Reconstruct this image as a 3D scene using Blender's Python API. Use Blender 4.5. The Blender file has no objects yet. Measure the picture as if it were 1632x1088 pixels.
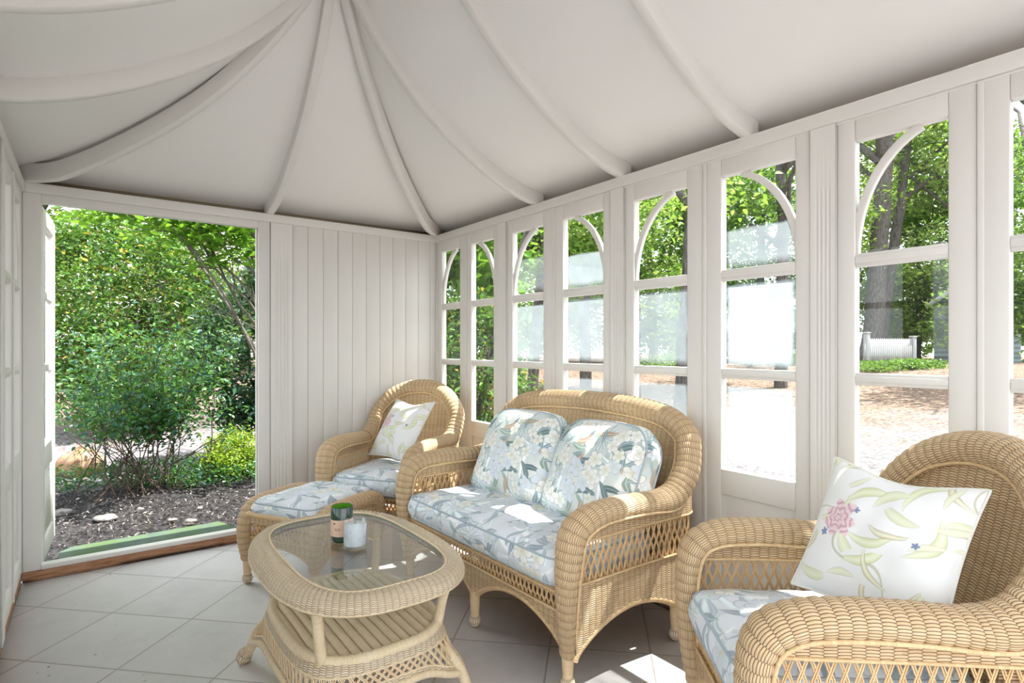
import bpy, math, random
import numpy as np
from math import sin, cos, pi, radians

# ------------------------------------------------------------------ camera, sky, sun, exposure
SC = bpy.context.scene
COL = SC.collection
D = 3.9                       # distance camera -> boarded end wall
CH = 1.231                    # camera height
XL, XR = -0.2816, 2.168       # side walls
XM = (XL + XR) / 2
YE = D - (XR - XL) / 2        # where the hipped end of the roof begins

cam_d = bpy.data.cameras.new('camera')
cam_d.sensor_width = 36.0
cam_d.lens = 904 / 1632 * 36.0
cam_d.shift_y = 8 / 1632
cam_d.clip_start = 0.05
cam_d.clip_end = 300
cam = bpy.data.objects.new('camera', cam_d)
COL.objects.link(cam)
cam.location = (0, 0, CH)
cam.rotation_euler = (pi / 2, 0, -radians(36.7))
SC.camera = cam

world = bpy.data.worlds.new('world')
SC.world = world
world.use_nodes = True
wn = world.node_tree
wn.nodes.clear()
w_out = wn.nodes.new('ShaderNodeOutputWorld')
w_bg = wn.nodes.new('ShaderNodeBackground')
w_bg.inputs[0].default_value = (0.90, 0.96, 1.0, 1)
w_bg.inputs[1].default_value = 2.3
wn.links.new(w_bg.outputs[0], w_out.inputs[0])

sun_d = bpy.data.lights.new('sun', 'SUN')
sun_d.energy = 12.0
sun_d.angle = radians(0.6)
sun_d.color = (1.0, 0.96, 0.88)
sun = bpy.data.objects.new('sun', sun_d)
COL.objects.link(sun)
from mathutils import Vector
sun.rotation_euler = Vector((-0.512, 0.20, -1.0)).to_track_quat('-Z', 'Y').to_euler()

SC.view_settings.view_transform = 'Standard'
SC.view_settings.look = 'None'
SC.view_settings.exposure = 0.57
SC.view_settings.gamma = 1.0
SC.cycles.max_bounces = 10
SC.cycles.diffuse_bounces = 6
SC.cycles.transparent_max_bounces = 24
SC.cycles.use_denoising = True
SC.cycles.sample_clamp_indirect = 6.0

rng = np.random.default_rng(7)
random.seed(7)

# ------------------------------------------------------------------ node helpers
class NT:
    def __init__(s, name):
        s.m = bpy.data.materials.new(name)
        s.m.use_nodes = True
        s.t = s.m.node_tree
        s.t.nodes.clear()
        s.out = s.t.nodes.new('ShaderNodeOutputMaterial')
    def n(s, kind, **kw):
        nd = s.t.nodes.new(kind)
        for k, v in kw.items():
            setattr(nd, k, v)
        return nd
    def put(s, sock, v):
        if v is None: return
        if hasattr(v, 'is_output') or hasattr(v, 'links'):
            s.t.links.new(v, sock)
        else:
            if isinstance(v, (tuple, list)) and len(v) == 3 and sock.type == 'RGBA': v = (*v, 1)
            sock.default_value = v
    def math(s, op, a, b=None, c=None, clamp=False):
        nd = s.n('ShaderNodeMath', operation=op); nd.use_clamp = clamp
        s.put(nd.inputs[0], a); s.put(nd.inputs[1], b); s.put(nd.inputs[2], c)
        return nd.outputs[0]
    def vmath(s, op, a, b=None, scale=None):
        nd = s.n('ShaderNodeVectorMath', operation=op)
        s.put(nd.inputs[0], a); s.put(nd.inputs[1], b)
        if scale is not None: s.put(nd.inputs['Scale'], scale)
        return nd.outputs[1] if op in ('LENGTH', 'DOT_PRODUCT', 'DISTANCE') else nd.outputs[0]
    def mix(s, f, a, b):
        nd = s.n('ShaderNodeMix', data_type='RGBA')
        s.put(nd.inputs[0], f); s.put(nd.inputs[6], a); s.put(nd.inputs[7], b)
        return nd.outputs[2]
    def mixs(s, f, a, b):
        nd = s.n('ShaderNodeMixShader')
        s.put(nd.inputs[0], f); s.put(nd.inputs[1], a); s.put(nd.inputs[2], b)
        return nd.outputs[0]
    def noise(s, vec, scale, detail=3, rough=0.5, dim='3D'):
        nd = s.n('ShaderNodeTexNoise', noise_dimensions=dim)
        if vec is not None: s.put(nd.inputs['Vector'], vec)
        nd.inputs['Scale'].default_value = scale
        nd.inputs['Detail'].default_value = detail
        nd.inputs['Roughness'].default_value = rough
        return nd.outputs[0], nd.outputs[1]
    def ramp(s, f, stops):
        nd = s.n('ShaderNodeValToRGB')
        e = nd.color_ramp.elements
        while len(e) < len(stops): e.new(0.5)
        for i, (p, c) in enumerate(stops):
            e[i].position = p; e[i].color = (*c, 1) if len(c) == 3 else c
        s.put(nd.inputs[0], f)
        return nd.outputs[0]
    def maprange(s, v, a, b, c=0.0, d=1.0, smooth=False):
        nd = s.n('ShaderNodeMapRange'); nd.clamp = True
        if smooth: nd.interpolation_type = 'SMOOTHSTEP'
        s.put(nd.inputs[0], v); s.put(nd.inputs[1], a); s.put(nd.inputs[2], b); s.put(nd.inputs[3], c); s.put(nd.inputs[4], d)
        return nd.outputs[0]
    def sep(s, v):
        nd = s.n('ShaderNodeSeparateXYZ'); s.put(nd.inputs[0], v); return nd.outputs
    def comb(s, x, y, z=0.0):
        nd = s.n('ShaderNodeCombineXYZ'); s.put(nd.inputs[0], x); s.put(nd.inputs[1], y); s.put(nd.inputs[2], z); return nd.outputs[0]
    def bump(s, h, strength=0.5, dist=0.01):
        nd = s.n('ShaderNodeBump'); s.put(nd.inputs['Height'], h)
        nd.inputs['Strength'].default_value = strength; nd.inputs['Distance'].default_value = dist
        return nd.outputs[0]
    def coord(s, which='Object'):
        return s.n('ShaderNodeTexCoord').outputs[which]
    def bsdf(s, color, rough=0.5, normal=None, spec=0.5, **kw):
        nd = s.n('ShaderNodeBsdfPrincipled')
        s.put(nd.inputs['Base Color'], color); s.put(nd.inputs['Roughness'], rough)
        nd.inputs['Specular IOR Level'].default_value = spec
        if normal is not None: s.put(nd.inputs['Normal'], normal)
        for k, v in kw.items(): s.put(nd.inputs[k], v)
        return nd.outputs[0]
    def done(s, sh):
        s.t.links.new(sh, s.out.inputs[0]); return s.m

def mat_paint(name, col, rough=0.45, var=0.04):
    t = NT(name); c = t.coord()
    f, _ = t.noise(c, 3.0, 4)
    f2, _ = t.noise(c, 60.0, 2)
    dk = tuple(x * (1 - var * 2) for x in col)
    base = t.mix(f, dk, col)
    return t.done(t.bsdf(base, rough, t.bump(f2, 0.08, 0.002), 0.35))

def mat_plain(name, col, rough=0.6, spec=0.4, **kw):
    t = NT(name)
    n, _ = t.noise(t.coord(), 40, 2)
    c = t.mix(n, tuple(x * 0.93 for x in col), col)
    return t.done(t.bsdf(c, rough, None, spec, **kw))
M_PAINT = mat_paint('cream_paint', (0.76, 0.745, 0.71))
M_CEIL = mat_paint('ceiling_paint', (0.83, 0.815, 0.79), 0.30, 0.02)
M_PAINT_OUT = mat_paint('outside_paint', (0.72, 0.72, 0.70))

def mat_tile():
    t = NT('stone_tile'); c = t.coord()
    x, y, z = t.sep(c)
    s = 0.405; ax, ay = 0.085, 2.635
    xx = t.math('SUBTRACT', x, ax); yy = t.math('SUBTRACT', y, ay)
    a = t.math('DIVIDE', t.math('ADD', xx, yy), s * math.sqrt(2))
    b = t.math('DIVIDE', t.math('SUBTRACT', xx, yy), s * math.sqrt(2))
    def edge(v):
        f = t.math('FRACT', v)
        return t.math('MINIMUM', f, t.math('SUBTRACT', 1.0, f))
    e = t.math('MINIMUM', edge(a), edge(b))
    grout = t.maprange(e, 0.005, 0.011, 1.0, 0.0)
    cell = t.comb(t.math('FLOOR', a), t.math('FLOOR', b), 0)
    wnz = t.n('ShaderNodeTexWhiteNoise'); t.put(wnz.inputs[0], cell)
    off = t.vmath('ADD', c, t.vmath('SCALE', wnz.outputs[1], scale=5.0))
    n1, _ = t.noise(off, 2.2, 5, 0.6)
    n2, _ = t.noise(off, 14, 4, 0.6)
    col = t.ramp(t.math('ADD', t.math('MULTIPLY', n1, 0.7), t.math('MULTIPLY', n2, 0.3)),
                 [(0.3, (0.74, 0.725, 0.74)), (0.5, (0.84, 0.825, 0.84)), (0.72, (0.90, 0.885, 0.90))])
    col = t.mix(t.math('MULTIPLY', wnz.outputs[0], 0.12), col, (0.80, 0.79, 0.78))
    col = t.mix(grout, col, (0.46, 0.44, 0.42))
    # grit and crumbs of dirt
    v = t.n('ShaderNodeTexVoronoi'); t.put(v.inputs['Vector'], t.vmath('ADD', c, t.vmath('SCALE', t.noise(c, 30, 2)[1], scale=0.03))); v.inputs['Scale'].default_value = 28
    sp = t.maprange(v.outputs['Distance'], 0.10, 0.16, 1.0, 0.0)
    pick = t.maprange(t.sep(v.outputs['Color'])[0], 0.90, 0.92)
    zone = t.maprange(t.noise(c, 1.3, 2)[0], 0.40, 0.6)
    left = t.maprange(x, 0.0, 0.35, 1.0, 0.25)
    dirt = t.math('MULTIPLY', t.math('MULTIPLY', sp, pick), t.math('MULTIPLY', zone, left))
    col = t.mix(dirt, col, (0.06, 0.05, 0.04))
    h = t.math('SUBTRACT', t.math('MULTIPLY', n2, 0.3), grout)
    return t.done(t.bsdf(col, 0.32, t.bump(h, 0.35, 0.003), 0.5))

def mat_wood_raw():
    t = NT('bare_timber'); c = t.coord()
    st = t.n('ShaderNodeMapping'); t.put(st.inputs[0], c); st.inputs['Scale'].default_value = (1.2, 1.2, 14)
    n1, _ = t.noise(st.outputs[0], 6, 6, 0.65)
    n2, _ = t.noise(c, 5, 3)
    col = t.ramp(n1, [(0.3, (0.10, 0.05, 0.03)), (0.45, (0.36, 0.18, 0.10)), (0.7, (0.55, 0.33, 0.21))])
    z = t.sep(c)[2]
    stain = t.math('MULTIPLY', t.maprange(z, 0.004, 0.022, 1.0, 0.0), t.maprange(n2, 0.42, 0.55))
    col = t.mix(stain, col, (0.03, 0.02, 0.016))
    return t.done(t.bsdf(col, 0.75, t.bump(n1, 0.5, 0.004), 0.2))

# ------------------------------------------------------------------ wicker
def mat_wicker(name, light, mid, gap_shade, stake=0.030, pitch=0.0074, holes=False):
    t = NT(name)
    uv = t.coord('UV')
    u, v, _ = t.sep(uv)
    jit, _ = t.noise(uv, 9.0, 2)
    uu = t.math('DIVIDE', u, stake)
    colm = t.math('FLOOR', uu)
    fu = t.math('FRACT', uu)
    arc = t.math('SINE', t.math('MULTIPLY', fu, pi))
    vv = t.math('DIVIDE', t.math('ADD', v, t.math('MULTIPLY', t.math('SUBTRACT', jit, 0.5), 0.008)), pitch)
    vv = t.math('ADD', vv, t.math('MULTIPLY', t.math('FLOORED_MODULO', colm, 2.0), 0.5))
    vv = t.math('SUBTRACT', vv, t.math('MULTIPLY', arc, 0.22))
    row = t.math('FLOOR', vv)
    fv = t.math('SUBTRACT', t.math('MULTIPLY', t.math('FRACT', vv), 2.0), 1.0)
    prof = t.math('SQRT', t.math('MAXIMUM', t.math('SUBTRACT', 1.0, t.math('MULTIPLY', fv, fv)), 0.0))
    hh = t.math('MULTIPLY', prof, t.math('MULTIPLY_ADD', t.math('POWER', arc, 0.6), 0.55, 0.45))
    rowid = t.n('ShaderNodeTexWhiteNoise'); t.put(rowid.inputs[0], t.comb(row, t.math('FLOOR', t.math('MULTIPLY', uu, 0.21)), 0))
    n1, _ = t.noise(uv, 5.0, 3)
    tone = t.math('ADD', t.math('MULTIPLY', rowid.outputs[0], 0.55), t.math('MULTIPLY', n1, 0.45))
    col = t.mix(tone, mid, light)
    gap = t.maprange(hh, 0.30, 0.62, 1.0, 0.0, True)  # shade between strands painted into the colour where the weave dips
    col = t.mix(t.math('MULTIPLY', gap, 0.85), col, gap_shade)
    b = t.bump(hh, 0.9, 0.0045)
    return t.done(t.bsdf(col, 0.5, b, 0.35))

def mat_strand(name, a, b):
    t = NT(name)
    ge = t.n('ShaderNodeNewGeometry')
    n, _ = t.noise(t.coord(), 30, 2)
    f = t.math('ADD', t.math('MULTIPLY', ge.outputs['Random Per Island'], 0.6), t.math('MULTIPLY', n, 0.4))
    return t.done(t.bsdf(t.mix(f, a, b), 0.45, None, 0.4))

def mat_wrap(name, a, b, pitch=0.006):
    # cane wound round a pole: fine rings across its length
    t = NT(name)
    uv = t.coord('UV'); u, v, _ = t.sep(uv)
    r = t.math('DIVIDE', u, pitch)
    f = t.math('SUBTRACT', t.math('MULTIPLY', t.math('FRACT', r), 2.0), 1.0)
    h = t.math('SQRT', t.math('MAXIMUM', t.math('SUBTRACT', 1.0, t.math('MULTIPLY', f, f)), 0.0))
    wnz = t.n('ShaderNodeTexWhiteNoise'); t.put(wnz.inputs[0], t.comb(t.math('FLOOR', r), 0, 0))
    col = t.mix(t.math('ADD', t.math('MULTIPLY', wnz.outputs[0], 0.5), t.math('MULTIPLY', t.noise(uv, 8, 2)[0], 0.4)), a, b)
    return t.done(t.bsdf(col, 0.42, t.bump(h, 0.6, 0.0015), 0.4))

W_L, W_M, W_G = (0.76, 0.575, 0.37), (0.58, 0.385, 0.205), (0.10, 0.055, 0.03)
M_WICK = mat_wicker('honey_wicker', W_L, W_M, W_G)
M_STR = mat_strand('cane_strand', (0.58, 0.36, 0.16), (0.80, 0.58, 0.33))
M_WRAP = mat_wrap('cane_wrap', (0.66, 0.46, 0.26), (0.80, 0.62, 0.40))
M_BRAID = mat_wrap('cane_braid', (0.60, 0.40, 0.20), (0.80, 0.60, 0.36), 0.011)
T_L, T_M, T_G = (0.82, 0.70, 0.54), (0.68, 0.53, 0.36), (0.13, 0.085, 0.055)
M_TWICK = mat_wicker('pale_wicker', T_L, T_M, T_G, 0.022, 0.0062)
M_TSTR = mat_strand('pale_cane_strand', (0.66, 0.48, 0.29), (0.84, 0.68, 0.47))
M_TWRAP = mat_wrap('pale_cane_wrap', (0.68, 0.53, 0.34), (0.80, 0.67, 0.47))

# ------------------------------------------------------------------ fabrics
def petal_layer(t, vec, scale, n, R, depth, seed, thr=0.0, soft=0.03, pw=1.0):
    v = t.n('ShaderNodeTexVoronoi', voronoi_dimensions='2D')
    p = t.vmath('ADD', vec, (seed * 1.37, seed * 2.11, 0))
    t.put(v.inputs['Vector'], p); v.inputs['Scale'].default_value = scale
    rel = t.vmath('SUBTRACT', p, v.outputs['Position'])
    x, y, _ = t.sep(rel)
    cr, cg, cb = t.sep(v.outputs['Color'])
    ang = t.math('ADD', t.math('ARCTAN2', y, x), t.math('MULTIPLY', cr, 6.28))
    rad = t.math('MULTIPLY', t.vmath('LENGTH', t.comb(x, y, 0)), scale)
    c = t.math('ABSOLUTE', t.math('COSINE', t.math('MULTIPLY', ang, n / 2)))
    if pw != 1.0: c = t.math('POWER', c, pw)
    lim = t.math('MULTIPLY', t.math('MULTIPLY_ADD', c, depth, 1 - depth), t.math('MULTIPLY_ADD', cg, R * 0.5, R * 0.72))
    m = t.maprange(t.math('SUBTRACT', lim, rad), 0.0, soft)
    if thr > 0: m = t.math('MULTIPLY', m, t.math('GREATER_THAN', cb, thr))
    return m, rad, c, cb

def leaf_layer(t, vec, scale, L, W, seed, thr=0.0, curve=0.25, soft=0.03):
    v = t.n('ShaderNodeTexVoronoi', voronoi_dimensions='2D')
    p = t.vmath('ADD', vec, (seed * 0.97, seed * 1.71, 0))
    t.put(v.inputs['Vector'], p); v.inputs['Scale'].default_value = scale
    rel = t.vmath('SCALE', t.vmath('SUBTRACT', p, v.outputs['Position']), scale=scale)
    x, y, _ = t.sep(rel)
    cr, cg, cb = t.sep(v.outputs['Color'])
    a = t.math('MULTIPLY', cr, 6.28)
    ca, sa = t.math('COSINE', a), t.math('SINE', a)
    lx = t.math('ADD', t.math('MULTIPLY', x, ca), t.math('MULTIPLY', y, sa))
    ly = t.math('SUBTRACT', t.math('MULTIPLY', y, ca), t.math('MULTIPLY', x, sa))
    q = t.math('DIVIDE', lx, L)
    q2 = t.math('MULTIPLY', q, q)
    ly = t.math('SUBTRACT', ly, t.math('MULTIPLY', q2, curve * L))
    w = t.math('MULTIPLY', t.math('SUBTRACT', 1.0, q2), W)
    m = t.maprange(t.math('SUBTRACT', w, t.math('ABSOLUTE', ly)), 0.0, soft)
    if thr > 0: m = t.math('MULTIPLY', m, t.math('GREATER_THAN', cb, thr))
    return m, t.math('ABSOLUTE', t.math('DIVIDE', ly, W)), cg

def warp(t, vec, amt=0.02, sc=9):
    _, c = t.noise(vec, sc, 2)
    return t.vmath('ADD', vec, t.vmath('SCALE', t.vmath('SUBTRACT', c, (0.5, 0.5, 0.5)), scale=amt))

def fabric_sheen(t, col, uv):
    n, _ = t.noise(uv, 420, 1)
    w, _ = t.noise(uv, 7, 2)
    h = t.math('ADD', t.math('MULTIPLY', n, 0.05), w)
    return t.done(t.bsdf(col, 0.75, t.bump(h, 0.35, 0.008), 0.25))

def mat_floral(name, warm=1.0, leafs=1.0, ground=(0.70, 0.73, 0.76), scale=1.0, bloom=0.0, cool=0.0):
    t = NT(name)
    uv0 = t.coord('UV')
    uv = t.vmath('SCALE', uv0, scale=scale)
    uv = warp(t, uv, 0.035, 8)
    n, _ = t.noise(uv, 6, 3)
    n2, _ = t.noise(t.vmath('ADD', uv, (3, 7, 0)), 9, 2)
    col = t.ramp(n, [(0.35, (0.42, 0.50, 0.47)), (0.48, (0.62, 0.67, 0.67)), (0.6, ground), (0.75, (0.82, 0.82, 0.80))])
    blue = (0.13, 0.19, 0.20) if warm > .5 else (0.17, 0.22, 0.28)
    sage = (0.27, 0.35, 0.31) if warm > .5 else (0.27, 0.33, 0.38)
    taupe = (0.36, 0.29, 0.23) if warm > .5 else (0.40, 0.40, 0.44)
    if warm < .5: col = t.mix(0.7, col, (0.76, 0.79, 0.86))
    def put(col, m, c, k=1.0):
        return t.mix(t.math('MULTIPLY', m, k), col, c)
    # fans of narrow leaves
    for (sc, nn, R, sd, c, th) in [(6.0, 9, 0.85, 2, (0.34, 0.42, 0.42) if warm > .5 else (0.46, 0.53, 0.60), 0.45)]:
        m, rad, cc, cb = petal_layer(t, uv, sc, nn, R, 0.93, sd, th, 0.05, 1.6)
        shade = t.mix(t.maprange(cc, 0.55, 1.0), c, tuple(min(1, x * 1.7 + 0.08) for x in c))
        col = put(col, m, shade, 0.85 * leafs)
    for (sc, L, W, sd, c, th) in [(6, 0.62, 0.07, 14, (0.52, 0.58, 0.58), 0.1), (7, 0.6, 0.06, 15, (0.40, 0.48, 0.49), 0.2), (6.5, 0.62, 0.08, 16, (0.72, 0.75, 0.76), 0.2), (8, 0.6, 0.08, 17, sage, 0.3), (7.5, 0.6, 0.10, 18, taupe, 0.72), (9, 0.55, 0.13, 4, blue, 0.35), (10, 0.5, 0.14, 5, sage, 0.3), (9, 0.5, 0.15, 6, taupe, 0.68 if warm > .5 else .85), (12, 0.5, 0.12, 7, (0.24, 0.32, 0.35), 0.45)]:
        m, vein, cg = leaf_layer(t, uv, sc, L, W, sd, th)
        cc = t.mix(t.maprange(vein, 0.0, 0.25), tuple(min(1, x * 1.6 + .1) for x in c), t.mix(cg, c, tuple(x * 1.35 for x in c)))
        col = put(col, m, cc, leafs)
    # blossoms with pale petals, thin outline and yellow-green eye
    for (sc, R, sd, th) in [(10.0, 0.46, 8, 0.50 + bloom), (15.0, 0.48, 9, 0.62 + bloom * .8), (12.0, 0.42, 10, 0.62 + bloom * .8)]:
        mo, rad, cc, cb = petal_layer(t, uv, sc, 5, R + 0.035, 0.38, sd, th, 0.03)
        mi, _, _, _ = petal_layer(t, uv, sc, 5, R, 0.38, sd, th, 0.03)
        col = put(col, mo, (0.36, 0.42, 0.44), 0.7)
        pet = t.mix(t.maprange(rad, 0.05, 0.35), (0.68, 0.69, 0.60), (0.84, 0.84, 0.81))
        pet = t.mix(t.maprange(cc, 0.0, 0.35, 1.0, 0.0), pet, (0.58, 0.63, 0.66))
        pet = t.mix(t.math('MULTIPLY', t.math('GREATER_THAN', cb, 0.86), 0.6), pet, (0.55, 0.64, 0.76))
        col = put(col, mi, pet)
        col = put(col, t.math('MULTIPLY', mi, t.maprange(rad, 0.05, 0.08, 1.0, 0.0)), (0.66, 0.62, 0.40), .7)
    return fabric_sheen(t, col, uv0)

def mat_botanical(name):
    # white cloth with a sparse watercolour of stems, lime leaves and one pink bloom
    t = NT(name)
    uv0 = t.coord('UV')
    uv = warp(t, uv0, 0.03, 7)
    n, _ = t.noise(uv, 5, 3)
    col = t.mix(t.maprange(n, 0.5, 0.75), (0.83, 0.83, 0.84), (0.76, 0.79, 0.76))
    def put(col, m, c, k=1.0): return t.mix(t.math('MULTIPLY', m, k), col, c)
    # thin stems: contour lines of a soft noise
    ns, _ = t.noise(t.vmath('ADD', uv, (2.2, 0.4, 0)), 3.2, 1)
    st = t.maprange(t.math('ABSOLUTE', t.math('SUBTRACT', ns, 0.5)), 0.002, 0.006, 1.0, 0.0)
    col = put(col, st, (0.50, 0.50, 0.34), 0.8)
    for (sc, L, W, sd, c, th, cv) in [(8.0, 0.62, 0.11, 21, (0.60, 0.66, 0.30), 0.42, .5), (10.0, 0.55, 0.16, 22, (0.66, 0.71, 0.45), 0.55, .3), (8.5, 0.6, 0.07, 23, (0.58, 0.46, 0.26), 0.45, .5), (11, 0.5, 0.10, 24, (0.72, 0.73, 0.55), 0.5, .2)]:
        mo, vein, cg = leaf_layer(t, uv, sc, L, W + 0.018, sd, th, cv, 0.02)
        m, _, _ = leaf_layer(t, uv, sc, L, W, sd, th, cv, 0.02)
        col = put(col, mo, tuple(x * 0.62 for x in c), 0.6)
        inner = t.mix(t.maprange(vein, 0.1, 0.9), (0.80, 0.82, 0.66), c)
        col = put(col, m, inner, 0.9)
    m, rad, cc, cb = petal_layer(t, uv, 18, 5, 0.20, 0.5, 25, 0.90, 0.03)
    col = put(col, m, (0.16, 0.22, 0.42), 0.9)
    # the one large pink bloom
    for (cx, cy, R, nn, k) in [(-0.095, 0.02, 0.056, 7, 1.0)]:
        bv = warp(t, warp(t, uv, 0.03, 22), 0.012, 60)
        rel = t.vmath('SUBTRACT', bv, (cx, cy, 0))
        x, y, _ = t.sep(rel)
        ang = t.math('ARCTAN2', y, x)
        rr = t.vmath('LENGTH', t.comb(x, y, 0))
        c = t.math('ABSOLUTE', t.math('COSINE', t.math('MULTIPLY', ang, nn / 2)))
        lim = t.math('MULTIPLY', t.math('MULTIPLY_ADD', c, 0.3, 0.7), R)
        m = t.maprange(t.math('SUBTRACT', lim, rr), 0.0, 0.003)
        band = t.math('ABSOLUTE', t.math('SINE', t.math('ADD', t.math('MULTIPLY', rr, 190), t.math('MULTIPLY', c, 1.6))))
        pk = t.mix(band, (0.56, 0.30, 0.38), (0.82, 0.66, 0.70))
        col = put(col, m, pk, 0.95)
    return fabric_sheen(t, col, uv0)

M_FLORAL_BACK = mat_floral('floral_cotton_warm', 1.0, 1.0, (0.70, 0.72, 0.70), 0.95)
M_FLORAL_SEAT = mat_floral('floral_cotton_blue', 0.0, 0.78, (0.72, 0.76, 0.82), 0.8, .22)
M_BOTAN = mat_botanical('botanical_cotton')
M_PIPE = mat_plain('slate_piping', (0.42, 0.50, 0.56), 0.7, 0.2)
M_PIPE2 = mat_plain('white_piping', (0.80, 0.79, 0.74), 0.7, 0.2)

# ------------------------------------------------------------------ glass
def mat_glass(name, tint=(0.96, 0.98, 0.97), refl=0.10, rough=0.0):
    t = NT(name)
    tr = t.n('ShaderNodeBsdfTransparent'); tr.inputs[0].default_value = (*tint, 1)
    gl = t.n('ShaderNodeBsdfGlossy'); gl.inputs['Roughness'].default_value = rough
    lw = t.n('ShaderNodeFresnel'); lw.inputs[0].default_value = 1.45
    f = t.math('MULTIPLY_ADD', lw.outputs[0], 0.9 + refl * .6, refl * 0.2)
    return t.done(t.mixs(f, tr.outputs[0], gl.outputs[0]))

def mat_fog(name, amount, lo, hi, side=0.10):
    # blown sealed unit: milky bloom inside the pane. UV runs 0..1 over the pane
    t = NT(name)
    uv = t.coord('UV'); u, v, _ = t.sep(uv)
    n, _ = t.noise(uv, 3.0, 4, 0.6)
    n2, _ = t.noise(uv, 40.0, 2, 0.6)
    j = t.math('MULTIPLY', t.math('SUBTRACT', n, 0.5), 0.18)
    uu = t.math('ADD', u, j); vv = t.math('ADD', v, t.math('MULTIPLY', j, .35))
    m = t.math('MULTIPLY', t.maprange(uu, 0.0, side, smooth=True), t.maprange(uu, 1.0, 1 - side, smooth=True))
    m = t.math('MULTIPLY', m, t.maprange(vv, lo - 0.02, lo + 0.10, smooth=True))
    m = t.math('MULTIPLY', m, t.maprange(vv, hi + 0.015, hi - 0.03, smooth=True))
    m = t.math('MULTIPLY', m, t.math('ADD', 0.72, t.math('MULTIPLY', n, 0.5)))
    m = t.math('MULTIPLY', m, amount, clamp=True)
    m = t.math('MULTIPLY', m, t.math('MULTIPLY_ADD', n2, 0.2, 0.88), clamp=True)
    tr = t.n('ShaderNodeBsdfTransparent'); tr.inputs[0].default_value = (0.95, 0.97, 0.98, 1)
    df = t.n('ShaderNodeBsdfDiffuse'); df.inputs[0].default_value = (0.60, 0.66, 0.70, 1)
    tl = t.n('ShaderNodeBsdfTranslucent'); tl.inputs[0].default_value = (0.35, 0.41, 0.45, 1)
    milk = t.mixs(0.72, df.outputs[0], tl.outputs[0])
    gl = t.n('ShaderNodeBsdfGlossy'); gl.inputs['Roughness'].default_value = 0.02
    fr = t.n('ShaderNodeFresnel'); fr.inputs[0].default_value = 1.45
    body = t.mixs(m, tr.outputs[0], milk)
    return t.done(t.mixs(t.math('MULTIPLY', fr.outputs[0], 0.8), body, gl.outputs[0]))

M_GLASS = mat_glass('window_glass')
M_TGLASS = mat_glass('table_glass', (0.87, 0.93, 0.90), 0.45)
M_GEDGE = mat_plain('glass_edge', (0.05, 0.22, 0.20), 0.1, 0.6)

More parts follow.
